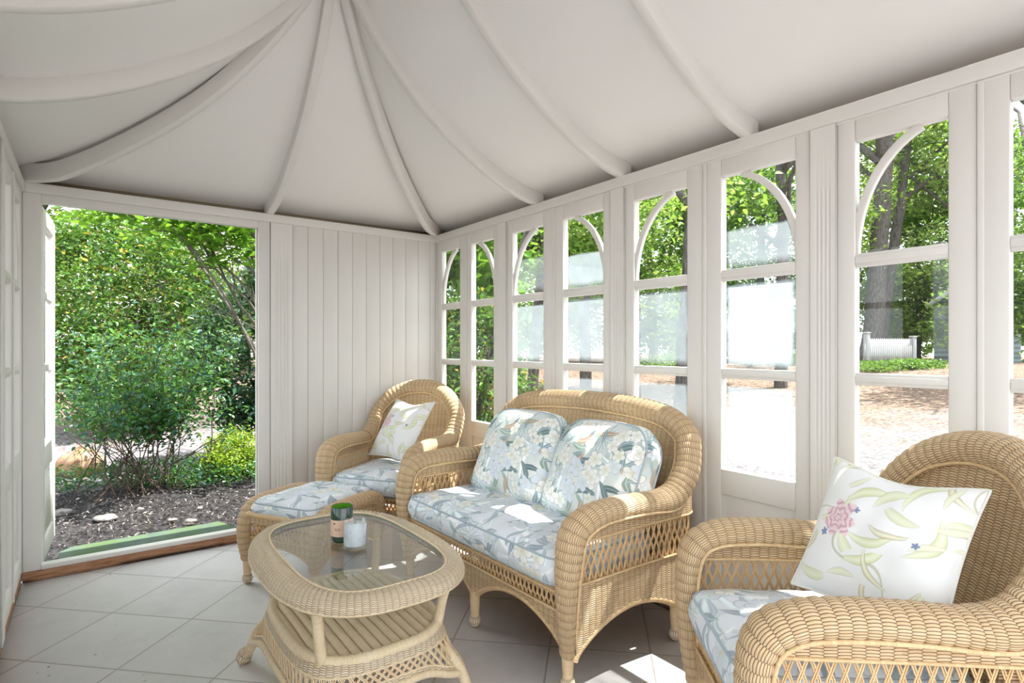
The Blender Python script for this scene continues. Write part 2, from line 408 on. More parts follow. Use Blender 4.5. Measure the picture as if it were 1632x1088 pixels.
# ------------------------------------------------------------------ mesh helpers
class MB:
    def __init__(s):
        s.v, s.f, s.uv, s.n = [], [], [], 0
    def add(s, verts, faces, uvs=None):
        """verts (n,3); faces list of index tuples or an (m,4) array; uvs per loop (list of lists)"""
        verts = np.asarray(verts, float).reshape(-1, 3)
        s.v.append(verts)
        faces = np.asarray(faces, int)
        s.f.append(faces + s.n)
        if uvs is None: uvs = np.zeros((faces.shape[0], faces.shape[1], 2))
        s.uv.append(np.asarray(uvs, float).reshape(faces.shape[0], faces.shape[1], 2))
        s.n += len(verts)
    def box(s, x0, x1, y0, y1, z0, z1):
        v = [(x0, y0, z0), (x1, y0, z0), (x1, y1, z0), (x0, y1, z0), (x0, y0, z1), (x1, y0, z1), (x1, y1, z1), (x0, y1, z1)]
        s.add(v, [(0, 3, 2, 1), (4, 5, 6, 7), (0, 1, 5, 4), (1, 2, 6, 5), (2, 3, 7, 6), (3, 0, 4, 7)])
    def grid(s, P, U=None, V=None, closed_v=False, flip=False):
        """P (a,b,3) grid; U,V (a,b) texture metres; closed in second index if closed_v (then pass b+1 columns of U,V)"""
        a, b = P.shape[:2]
        cols = b if closed_v else b - 1
        i, j = np.meshgrid(np.arange(a - 1), np.arange(cols), indexing='ij')
        j2 = (j + 1) % b
        q = np.stack([i * b + j, (i + 1) * b + j, (i + 1) * b + j2, i * b + j2], -1).reshape(-1, 4)
        if U is not None:
            W = U.shape[1]
            jj = j + 1
            uv = np.stack([np.stack([U[i, j], V[i, j]], -1), np.stack([U[i + 1, j], V[i + 1, j]], -1),
                           np.stack([U[i + 1, jj], V[i + 1, jj]], -1), np.stack([U[i, jj], V[i, jj]], -1)], -2).reshape(-1, 4, 2)
        else: uv = None
        if flip:
            q = q[:, ::-1]
            if uv is not None: uv = uv[:, ::-1]
        s.add(P, q, uv)
    def tube(s, path, r, seg=8, caps=True, u0=0.0):
        path = np.asarray(path, float); n = len(path)
        r = np.broadcast_to(np.asarray(r, float), (n,))
        T = np.gradient(path, axis=0); T /= np.linalg.norm(T, axis=1)[:, None] + 1e-12
        up = np.array([0, 0, 1.0]) if abs(T[0, 2]) < 0.9 else np.array([1.0, 0, 0])
        N = np.zeros_like(path); x = np.cross(T[0], up); x /= np.linalg.norm(x)
        for k in range(n):
            x = x - T[k] * np.dot(x, T[k]); x /= np.linalg.norm(x) + 1e-12; N[k] = x
        B = np.cross(T, N)
        a = np.linspace(0, 2 * pi, seg, endpoint=False)
        P = path[:, None] + r[:, None, None] * (N[:, None] * np.cos(a)[None, :, None] + B[:, None] * np.sin(a)[None, :, None])
        L = np.concatenate([[0], np.cumsum(np.linalg.norm(np.diff(path, axis=0), axis=1))]) + u0
        aa = np.linspace(0, 2 * pi, seg + 1)
        U = np.broadcast_to(L[:, None], (n, seg + 1)); V = np.broadcast_to(aa[None] * r.mean(), (n, seg + 1))
        s.grid(P, U, V, closed_v=True)
        if caps:
            for k, rev in ((0, False), (n - 1, True)):
                ring = P[k]; c = path[k]
                vv = np.vstack([ring, c[None]])
                fs = [(i, (i + 1) % seg, seg, seg) for i in range(seg)]
                # split into triangles as degenerate-free quads: use tri arrays separately
                s.tri(vv, [(i, (i + 1) % seg, seg) if not rev else ((i + 1) % seg, i, seg) for i in range(seg)])
    def tri(s, v, f):
        s.add(v, np.asarray(f, int))
    def build(s, name, mat, parent=None, smooth=True, bevel=0, loc=None):
        me = bpy.data.meshes.new(name)
        V = np.concatenate(s.v) if s.v else np.zeros((0, 3))
        me.vertices.add(len(V)); me.vertices.foreach_set('co', V.ravel())
        loops = np.concatenate([f.ravel() for f in s.f])
        sizes = np.concatenate([np.full(len(f), f.shape[1]) for f in s.f])
        starts = np.concatenate([[0], np.cumsum(sizes)[:-1]])
        me.loops.add(len(loops)); me.loops.foreach_set('vertex_index', loops)
        me.polygons.add(len(sizes)); me.polygons.foreach_set('loop_start', starts); me.polygons.foreach_set('loop_total', sizes)
        uvl = me.uv_layers.new(name='uv')
        uvl.data.foreach_set('uv', np.concatenate([u.reshape(-1, 2) for u in s.uv]).ravel())
        me.update(calc_edges=True); me.validate()
        if smooth: me.polygons.foreach_set('use_smooth', np.ones(len(me.polygons), bool))
        me.materials.append(mat)
        o = bpy.data.objects.new(name, me); COL.objects.link(o)
        if parent is not None: o.parent = parent
        if loc is not None: o.location = loc
        if bevel:
            b = o.modifiers.new('bevel', 'BEVEL'); b.width = bevel; b.segments = 2; b.limit_method = 'ANGLE'; b.angle_limit = radians(50)
        return o

def tag(o, label=None, cat=None, group=None, kind=None):
    if label: o['label'] = label
    if cat: o['category'] = cat
    if group: o['group'] = group
    if kind: o['kind'] = kind
    return o
def empty(name, loc=(0, 0, 0), rz=0.0):
    o = bpy.data.objects.new(name, None); COL.objects.link(o)
    o.location = loc; o.rotation_euler = (0, 0, rz); o.empty_display_size = 0.1
    return o
def copy_tree(o, parent=None):
    c = o.copy(); COL.objects.link(c)
    if parent is not None: c.parent = parent
    for ch in list(o.children): copy_tree(ch, c)
    return c
def catmull(pts, n):
    """resample control points (k,d) by centripetal-ish Catmull-Rom to n points evenly by length"""
    P = np.asarray(pts, float)
    P = np.vstack([2 * P[0] - P[1], P, 2 * P[-1] - P[-2]])
    out = []
    for i in range(1, len(P) - 2):
        p0, p1, p2, p3 = P[i - 1], P[i], P[i + 1], P[i + 2]
        t = np.linspace(0, 1, 24, endpoint=False)[:, None]
        out.append(0.5 * ((2 * p1) + (-p0 + p2) * t + (2 * p0 - 5 * p1 + 4 * p2 - p3) * t ** 2 + (-p0 + 3 * p1 - 3 * p2 + p3) * t ** 3))
    out.append(P[-2][None])
    Q = np.vstack(out)
    L = np.concatenate([[0], np.cumsum(np.linalg.norm(np.diff(Q[:, :3], axis=0), axis=1))])
    s = np.linspace(0, L[-1], n)
    return np.stack([np.interp(s, L, Q[:, k]) for k in range(Q.shape[1])], -1), s

# ================================================================== THE ROOM
Y0 = -1.3     # the room runs on behind the camera
RAIL0, RAIL1 = 2.038, 2.092

def struct(o, label=None):
    o['kind'] = 'structure'
    if label: o['label'] = label
    return o

m = MB(); m.box(XL - 0.02, XR + 0.06, Y0, D + 0.02, -0.03, 0.0)
struct(m.build('floor', mat_tile(), smooth=False), 'pale stone tile floor laid diagonally')

# ---- roof
pd = np.array([0, .41, .784, .955, 1.076, 1.147, 1.225]); pz = np.array([2.079, 2.225, 2.482, 2.651, 2.815, 2.925, 3.07]) + 0.012
pc = np.polyfit(pd, pz, 4)
def rib_z(d):
    d = np.asarray(d, float)
    base = np.polyval(pc, np.clip(d, 0, 1.25))
    return np.where(d < 0, np.polyval(pc, 0) + 0.30 * d, base)
RD = 0.078
HW = (XR - XL) / 2
ds = np.concatenate([[-0.15, -0.10, -0.06], np.linspace(0, HW, 26)])
rib_y = [Y0, -0.75, 1.294, 1.98, YE]
def contour(d, up):
    z = float(rib_z(d)) + up
    pts = [(XL + d, y, z) for y in rib_y[:-1]]
    yy = D - d
    pts += [(XL + d, YE, z), (XL + d, yy, z), (XM, yy, z), (XR - d, yy, z), (XR - d, YE, z)]
    pts += [(XR - d, y, z) for y in rib_y[:-1][::-1]]
    return pts
m = MB()
A = np.array([contour(d, RD) for d in ds]); Bt = np.array([contour(d, RD + 0.03) for d in ds])
# separate facets so creases stay crisp
for k in range(A.shape[1] - 1):
    m.grid(A[:, k:k + 2]); m.grid(Bt[:, k:k + 2], flip=True)
struct(m.build('ceiling', M_CEIL), 'cream tent-shaped ceiling between curved ribs')

def rib(name, pfun, width=0.046, drop=0.0):
    """pfun(d)->(x,y), d from wall; box section swept up the curve"""
    dd = np.concatenate([[-.05], np.linspace(0.0, HW, 30)])
    xy = np.array([pfun(d) for d in dd]); z = rib_z(dd) - drop * np.clip(dd / .15, 0, 1) * np.clip((HW - dd) / .5, 0.2, 1)
    z[0] = z[1] - .004
    dirn = xy[-1] - xy[0]; dirn = dirn / np.linalg.norm(dirn); nx, ny = -dirn[1], dirn[0]
    P = []
    for (x, y), zz in zip(xy, z):
        a = (x + nx * width / 2, y + ny * width / 2); b = (x - nx * width / 2, y - ny * width / 2)
        P.append([(a[0], a[1], zz + RD + 0.01), (a[0], a[1], zz + .004), (x + nx * (width / 2 - .004), y + ny * (width / 2 - .004), zz),
                  (x - nx * (width / 2 - .004), y - ny * (width / 2 - .004), zz), (b[0], b[1], zz + .004), (b[0], b[1], zz + RD + 0.01)])
    mm = MB(); P = np.array(P); mm.grid(P)
    for e in (P[0], P[-1]): mm.add(e, [(0, 1, 4, 5), (1, 2, 3, 4)])
    o = mm.build(name, M_PAINT, smooth=False)
    return struct(o)
tn = 1
lab = {YE: 'curved ceiling rib where the hipped end begins', 1.98: 'second curved ceiling rib along the side', 1.294: 'third curved ceiling rib along the side'}
for y in rib_y[1:]:
    for side in (-1, 1):
        o = rib(f'trim_{tn}', (lambda d, y=y, s=side: np.array([(XR - d) if s > 0 else (XL + d), y]))); tn += 1
for pf in ((lambda d: np.array([XL + d, D - d])), (lambda d: np.array([XR - d, D - d])), (lambda d: np.array([XM, D - d]))):
    rib(f'trim_{tn}', pf, drop=.036 if pf(0.5)[0] != XM else 0.0); tn += 1
m = MB(); m.box(XM - .03, XM + .03, Y0, YE + .03, 2.99, 3.16)
struct(m.build(f'trim_{tn}', M_PAINT, smooth=False, bevel=.004), 'ridge beam of the roof'); tn += 1

# ---- eaves rail round the room
def frame_wall(o): return struct(o)
m = MB()
m.box(XR - .012, XR + .05, Y0, D + .02, RAIL0, RAIL1)
m.box(XR + .05, XR + .125, Y0, D + .125, RAIL1 - .04, RAIL1 - .015)
m.box(XR - .003, XR + .05, Y0, D, RAIL0 - .008, RAIL0)
struct(m.build('trim_right', M_PAINT, smooth=False, bevel=.003), 'eaves rail above the right windows')
m = MB()
m.box(XL - .05, XL + .012, Y0, D + .02, RAIL0, RAIL1)
m.box(XL - .125, XL - .05, Y0, D + .125, RAIL1 - .04, RAIL1 - .015)
struct(m.build('trim_left', M_PAINT, smooth=False, bevel=.003), 'eaves rail above the left wall')
m = MB()
m.box(XL + .012, XR - .012, D - .012, D + .05, RAIL0, RAIL1)
m.box(XL - .05, XR + .05, D + .05, D + .125, RAIL1 - .04, RAIL1 - .015)
struct(m.build('trim_back', M_PAINT, smooth=False, bevel=.003), 'eaves rail above the end wall')

M_PLATE = mat_plain('shade_brown_plate', (0.30, 0.25, 0.17), .8, .2)  # dark brown paints in the shade of the eaves recess
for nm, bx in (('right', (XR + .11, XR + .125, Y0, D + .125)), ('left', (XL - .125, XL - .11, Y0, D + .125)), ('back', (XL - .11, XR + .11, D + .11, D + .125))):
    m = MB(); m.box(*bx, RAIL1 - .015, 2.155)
    struct(m.build(f'trim_{tn}', M_PLATE, smooth=False), 'fascia behind the eaves rail, coloured dark to stand in for shade'); tn += 1

# ---- window leaves
ZT, ZM1, ZM2, ZB = 1.957, (1.512, 1.558), (1.095, 1.137), 0.708
RW = [(3.545, 3.811), (3.116, 3.392), (2.597, 2.905), (2.107, 2.423), (1.584, 1.897), (1.0936, 1.412), (0.6114, 0.8827), (0.185, 0.4618), (-0.32, -0.01), (-0.82, -0.52)]
LEAF = []
for i, (a, b) in enumerate(RW):
    hi = (RW[i - 1][0] + b) / 2 if i % 2 else (b + .060)
    lo = (RW[i + 1][1] + a) / 2 if (i % 2 == 0 and i + 1 < len(RW)) else (a - .060)
    LEAF.append((lo, hi))
MF = {}
def fogm(key, *a):
    if key not in MF: MF[key] = mat_fog('fogged_glass_' + key, *a)
    return MF[key]
FOG = {  # (leaf, pane) pane 0 top .. 2 bottom
    (2, 0): ('thin', 0.30, 0.02, 0.55), (2, 1): ('mid', 0.62, 0.0, 0.93), (3, 0): ('half', 0.66, 0.0, 0.47), (3, 1): ('thick', 0.60, 0.03, 0.95),
    (3, 2): ('low', 0.5, 0.0, 0.9), (4, 1): ('thick2', 0.50, 0.02, 0.95), (4, 2): ('low', 0.5, 0.0, 0.9), (5, 0): ('third', 0.55, 0.0, 0.42),
    (5, 1): ('solid', 0.88, 0.01, 0.95), (5, 2): ('low2', 0.62, 0.06, 0.92), (4, 0): ('clear', 0.0, 0, 1)}

def leaf(name, lo, hi, a, b, xin, sgn, idx, half, fog=True):
    """one casement. xin inner face, sgn +1 outward is +x. (a,b) glass in y, (lo,hi) leaf in y"""
    root = empty(name, (xin, (lo + hi) / 2, 0)); struct(root)
    cx, cy = xin, (lo + hi) / 2
    def X(p, q):  # inner depth p..q measured outward
        u, v = p * sgn, q * sgn
        return (min(u, v), max(u, v))
    mb = MB()
    g = 0.0015
    x0, x1 = X(0, .042)
    mb.box(x0, x1, lo + g - cy, a - cy, .055, RAIL0 - .002); mb.box(x0, x1, b - cy, hi - g - cy, .055, RAIL0 - .002)
    mb.box(x0, x1, a - cy, b - cy, ZT, RAIL0 - .002); mb.box(x0, x1, a - cy, b - cy, .60, ZB); mb.box(x0, x1, a - cy, b - cy, .055, .15)
    o = mb.build('casement_frame', M_PAINT, root, False, .004)
    mb = MB(); x0, x1 = X(.014, .03); mb.box(x0, x1, a - cy, b - cy, .15, .60)
    mb.build('lower_panel', M_PAINT, root, False, .002)
    for (z0, z1) in (ZM1, ZM2):
        mb = MB(); x0, x1 = X(.004, .040); mb.box(x0, x1, a - cy, b - cy, z0, z1)
        x0, x1 = X(.0, .044); mb.box(x0, x1, a - cy, b - cy, z0 + .010, z1 - .010)
        mb.build('glazing_bar', M_PAINT, root, False, .003)
    # curved bar, half of a pointed arch
    mb = MB(); n = 18
    aa = np.linspace(0, radians(84), n)
    w = (b - a)
    off = w * 1.02 * np.cos(aa); zz = ZM1[1] + (ZT - ZM1[1]) * 1.03 * np.sin(aa)
    yy = (a + off if half == 0 else b - off) - cy
    c = np.stack([yy, zz], -1); T = np.gradient(c, axis=0); T /= np.linalg.norm(T, axis=1)[:, None]; N = np.stack([-T[:, 1], T[:, 0]], -1)
    hw = .0135
    keep = (zz < ZT + 0.004)
    c, N = c[keep], N[keep]
    p, q = c + N * hw, c - N * hw
    lo_y, hi_y = a - cy, b - cy
    p[:, 0] = np.clip(p[:, 0], lo_y, hi_y); q[:, 0] = np.clip(q[:, 0], lo_y, hi_y)
    x0, x1 = X(.010, .032)
    P = np.stack([np.c_[np.full(len(c), x0), p], np.c_[np.full(len(c), x0), q], np.c_[np.full(len(c), x1), q], np.c_[np.full(len(c), x1), p]], 1)
    mb.grid(P, closed_v=True); mb.add(P[0], [(0, 1, 2, 3)]); mb.add(P[-1], [(3, 2, 1, 0)])
    mb.build('arch_bar', M_PAINT, root, False, .002)
    for k, (z0, z1) in enumerate(((ZM1[1], ZT), (ZM2[1], ZM1[0]), (ZB, ZM2[0]))):
        mb = MB(); gx = .023 * sgn
        P = np.array([[(gx, b - cy, z0), (gx, b - cy, z1)], [(gx, a - cy, z0), (gx, a - cy, z1)]])
        U = np.array([[0, 0], [1, 1.]]); V = np.array([[0, 1.], [0, 1]])
        mb.grid(P, U, V)
        f = FOG.get((idx, k)) if fog else None
        mb.build('glass_pane', fogm(f[0], *f[1:]) if f else M_GLASS, root, False)
    return root

for i, ((a, b), (lo, hi)) in enumerate(zip(RW, LEAF)):
    r = leaf(f'window_{i + 1}', lo, hi, a, b, XR, 1, i, i % 2)
for i, ((a, b), (lo, hi)) in enumerate(zip(RW, LEAF)):
    if b < 0.3: continue
    r = leaf(f'window_{i + 11}', lo, hi, a, b, XL, -1, i, i % 2, fog=False)

# pilasters between the pairs (fluted), wall strips and corner posts
def fluted(mb, axis, face, sgn, lo, hi, z0, z1, th=.045):
    """board whose inner face carries four flutes"""
    n = 41; w = hi - lo
    s = np.linspace(0, 1, n); prof = np.zeros(n)
    for c in (0.26, 0.42, 0.58, 0.74):
        k = np.abs(s - c) < .055; prof[k] += .0045 * np.sqrt(1 - ((s[k] - c) / .055) ** 2)
    zs = [z0, z0 + .12, z0 + .125, z1 - .235, z1 - .225, z1]; am = [0, 0, 1, 1, 0, 0]
    P = np.zeros((len(zs), n, 3))
    for r, (z, k) in enumerate(zip(zs, am)):
        dpt = face + sgn * prof * k
        P[r, :, 0 if axis == 'x' else 1] = dpt
        P[r, :, 1 if axis == 'x' else 0] = lo + s * w
        P[r, :, 2] = z
    mb.grid(P)
    f2 = face + sgn * th; f1 = face + sgn * .0055
    if axis == 'x': mb.box(min(f1, f2), max(f1, f2), lo, hi, z0, z1)
    else: mb.box(lo, hi, min(f1, f2), max(f1, f2), z0, z1)
    for e in (lo, hi):
        if axis == 'x': mb.box(min(face, f1), max(face, f1), e - .0008, e + .0008, z0, z1)
        else: mb.box(e - .0008, e + .0008, min(face, f1), max(face, f1), z0, z1)
for i in range(1, len(RW) - 1, 2):
    lo, hi = LEAF[i + 1][1], LEAF[i][0]
    for face, sg in ((XR - .010, 1), (XL + .010, -1)):
        if sg < 0 and hi < .3: continue
        m = MB(); fluted(m, 'x', face, sg, lo, hi, .055, RAIL0 - .001)
        struct(m.build(f'trim_{tn}', M_PAINT, smooth=False), 'fluted pilaster between window pairs'); tn += 1
# cover strip on each pair joint
for i in range(0, len(RW) - 1, 2):
    y = LEAF[i][0]
    for face, sg in ((XR, 1), (XL, -1)):
        if sg < 0 and y < .3: continue
        m = MB(); x = sorted((face - sg * .006, face)); m.box(x[0], x[1], y - .016, y + .001, .055, RAIL0 - .002)
        struct(m.build(f'trim_{tn}', M_PAINT, smooth=False, bevel=.002), 'cover strip on a window joint'); tn += 1
# baseboards and walls
for nm, x0, x1, lb in (('right', XR + .002, XR + .045, ''), ('left', XL - .045, XL - .002, '')):
    m = MB(); m.box(x0, x1, Y0, D, 0, .0545)
    struct(m.build('baseboard_' + nm, mat_wood_raw(), smooth=False, bevel=.003), 'bare brown timber sole plate')
m = MB()
m.box(XR - .001, XR + .05, LEAF[0][1] + .001, D + .05, .055, RAIL0); m.box(XR - .001, XR + .05, Y0, LEAF[-1][0], .055, RAIL0)
struct(m.build('wall_right', M_PAINT, smooth=False), 'cream right wall posts')
m = MB()
m.box(XL - .05, XL + .001, LEAF[0][1] + .001, D + .05, .055, RAIL0)
struct(m.build('wall_left', M_PAINT, smooth=False), 'cream left wall posts')

# end wall: doorway, fluted pilaster, tongue and groove boards
DX0, DX1 = -0.203, 0.873
m = MB()
x = 1.083; step = 0.1033; g = .0035
xs = []
while x < XR - .01:
    e = min(x + step, XR - .001)
    m.box(x + .0, e, D + .004, D + .03, .075, RAIL0)
    m.box(x + g / 2, e - g / 2, D - .0, D + .006, .075, RAIL0)
    x = e
struct(m.build('wall_back', M_PAINT, smooth=False, bevel=.0015), 'cream vertical boarding on the end wall')
m = MB(); fluted(m, 'y', D - .012, 1, .945, 1.083, .075, RAIL0 - .001)
struct(m.build(f'trim_{tn}', M_PAINT, smooth=False), 'fluted pilaster beside the doorway'); tn += 1
m = MB()
m.box(DX1, .944, D - .004, D + .05, .05, RAIL0)
m.box(XL + .002, DX0, D - .004, D + .05, .05, RAIL0)
m.box(DX0, DX1, D - .004, D + .05, 1.993, RAIL0)
m.box(DX0 - .0, DX1 + .0, D - .01, D + .05, .05, .076)
m.box(.944, XR, D - .002, D + .05, .05, .075)
m.box(DX1 - .010, DX1, D + .02, D + .045, .076, 1.993)
struct(m.build('trim_door', M_PAINT, smooth=False, bevel=.003), 'cream frame and sill of the doorway')
m = MB(); m.box(XL + .002, XR - .002, D - .014, D + .04, 0, .0495)
struct(m.build('baseboard_back', mat_wood_raw(), smooth=False, bevel=.003), 'bare stained timber under the door sill')

# glazed door leaf swung out on its left hinge
root = empty('door_1', (DX0 + .004, D + .052, 0), radians(-3.0)); struct(root, 'glazed door leaf swung open outside')
Lw = .56
m = MB()
m.box(-.04, 0, 0, .075, .06, 1.985); m.box(-.04, 0, Lw - .075, Lw, .06, 1.985); m.box(-.04, 0, .075, Lw - .075, 1.90, 1.985); m.box(-.04, 0, .075, Lw - .075, .55, .68); m.box(-.04, 0, .075, Lw - .075, .06, .17)
m.build('door_frame', M_PAINT, root, False, .004)
m = MB(); m.box(-.028, -.012, .075, Lw - .075, .17, .55); m.build('lower_panel', M_PAINT, root, False)
for z in (1.09, 1.50):
    m = MB(); m.box(-.035, -.005, .075, Lw - .075, z, z + .04); m.build('glazing_bar', M_PAINT, root, False, .003)
m = MB(); m.grid(np.array([[(-.02, .075, .68), (-.02, .075, 1.90)], [(-.02, Lw - .075, .68), (-.02, Lw - .075, 1.90)]])); m.build('glass_pane', M_GLASS, root, False)
M_BRASS = mat_plain('brass', (0.55, 0.40, 0.14), 0.35, 0.5, Metallic=1.0)
for z in (.30, 1.75):
    m = MB(); m.tube([(-.02, Lw + .004, z), (-.02, Lw + .004, z + .16)], .006, 8)
    m.tube([(-.02, Lw + .004, z + .06), (-.02, Lw + .05, z + .06)], .004, 6)
    m.build('door_bolt', M_BRASS, root)

# ================================================================== WICKER FURNITURE
def sweep_rim(mb, C, rw, rt, Nrm, ring=28, rib_amp=.0042, rib_step=.030):
    """C (n,3) centre line, rw lateral radius, rt crown radius, Nrm crown direction; stakes run round the section"""
    n = len(C)
    T = np.gradient(C, axis=0); T /= np.linalg.norm(T, axis=1)[:, None]
    N = Nrm - T * np.sum(Nrm * T, axis=1)[:, None]; N /= np.linalg.norm(N, axis=1)[:, None]
    S = np.cross(T, N)
    L = np.concatenate([[0], np.cumsum(np.linalg.norm(np.diff(C, axis=0), axis=1))])
    a = np.linspace(0, 2 * pi, ring, endpoint=False) + pi / 2 * 3
    bumpy = rib_amp * (np.abs(np.sin(pi * L / rib_step)) ** .7 - .6)
    P = C[:, None] + S[:, None] * (np.cos(a)[None, :, None] * (rw + bumpy)[:, None, None]) + N[:, None] * (np.sin(a)[None, :, None] * (rt + bumpy)[:, None, None])
    V = np.linspace(0, 1, ring + 1)[None] * (2 * pi * (rw + rt) / 2).mean()
    mb.grid(P, np.broadcast_to(L[:, None], (n, ring + 1)), np.broadcast_to(V, (n, ring + 1)), closed_v=True)
    for k in (0, n - 1):
        vv = np.vstack([P[k], C[k][None]])
        mb.tri(vv, [(i, (i + 1) % ring, ring) for i in range(ring)])
    return L

def shell(mb, path, Nn, z0, z1, th=.011, dz=.03):
    """closed double-skinned band following plan path (n,2), normals Nn (n,2), between z0(s) and z1(s)"""
    n = len(path); L = np.concatenate([[0], np.cumsum(np.linalg.norm(np.diff(path, axis=0), axis=1))])
    z0 = np.broadcast_to(z0, (n,)).astype(float); z1 = np.broadcast_to(z1, (n,)).astype(float)
    k = max(2, int(np.max(z1 - z0) / dz) + 1)
    t = np.linspace(0, 1, k)
    Z = z0[:, None] + (z1 - z0)[:, None] * t[None]
    wv = .0022 * (np.abs(np.sin(pi * L / .030)) ** .7 - .6)
    def skin(o):
        XY = path + Nn * (o + np.sign(o) * wv)[:, None]
        return np.dstack([np.broadcast_to(XY[:, 0:1], (n, k)), np.broadcast_to(XY[:, 1:2], (n, k)), Z])
    U = np.broadcast_to(L[:, None], (n, k))
    Po, Pi = skin(th), skin(-th)
    mb.grid(Po, U, Z); mb.grid(Pi, U, Z, flip=True)
    for j in (0, k - 1):
        e = np.stack([Po[:, j], Pi[:, j]], 1); mb.grid(e, np.stack([L, L], 1), np.stack([Z[:, j], Z[:, j] + .02], 1), flip=(j == 0))
    for i in (0, n - 1):
        e = np.stack([Po[i], Pi[i]], 0); mb.grid(e)

def lattice(mb, path, Nn, za, zb, pitch=.030, lean=.05, r=.0023, gap=.0055, lo=0.0, hi=None, steps=5):
    """pairs of canes crossing in both directions between heights za and zb"""
    L = np.concatenate([[0], np.cumsum(np.linalg.norm(np.diff(path, axis=0), axis=1))])
    hi = L[-1] if hi is None else hi
    t = np.linspace(0, 1, steps + 1)
    for sgn in (-1, 1):
        s = lo - lean
        while s < hi + lean:
            for dd in (-gap / 2, gap / 2):
                q = s + dd + sgn * lean * (t - .5)
                ok = (q >= lo) & (q <= hi)
                if ok.sum() >= 2:
                    qq, tt = q[ok], t[ok]
                    x = np.interp(qq, L, path[:, 0]); y = np.interp(qq, L, path[:, 1])
                    nx = np.interp(qq, L, Nn[:, 0]); ny = np.interp(qq, L, Nn[:, 1])
                    of = sgn * .0022 * np.cos(tt * pi * 3)
                    z = za + (zb - za) * tt
                    mb.tube(np.stack([x + nx * of, y + ny * of, z], -1), r, 5, caps=False)
            s += pitch

def plan_normals(p):
    T = np.gradient(p, axis=0); T /= np.linalg.norm(T, axis=1)[:, None]
    return np.stack([T[:, 1], -T[:, 0]], -1)

def rounded_box(a, b, c, e=0.22, n=56, m_=30, crown=0.0):
    """superellipsoid cushion, half sizes a,b,c"""
    ph = np.linspace(-pi / 2, pi / 2, m_); th = np.linspace(-pi, pi, n, endpoint=False)
    f = lambda w, k: np.sign(w) * np.abs(w) ** k
    P = np.zeros((m_, n, 3))
    cp, sp = f(np.cos(ph), e * 1.8), f(np.sin(ph), e * 1.8)
    P[:, :, 0] = a * cp[:, None] * f(np.cos(th), e)[None]
    P[:, :, 1] = b * cp[:, None] * f(np.sin(th), e)[None]
    P[:, :, 2] = c * sp[:, None] * np.ones(n)[None]
    if crown:
        P[:, :, 2] += np.sign(P[:, :, 2]) * crown * (1 - (P[:, :, 0] / a) ** 2) * (1 - (P[:, :, 1] / b) ** 2)
    return P

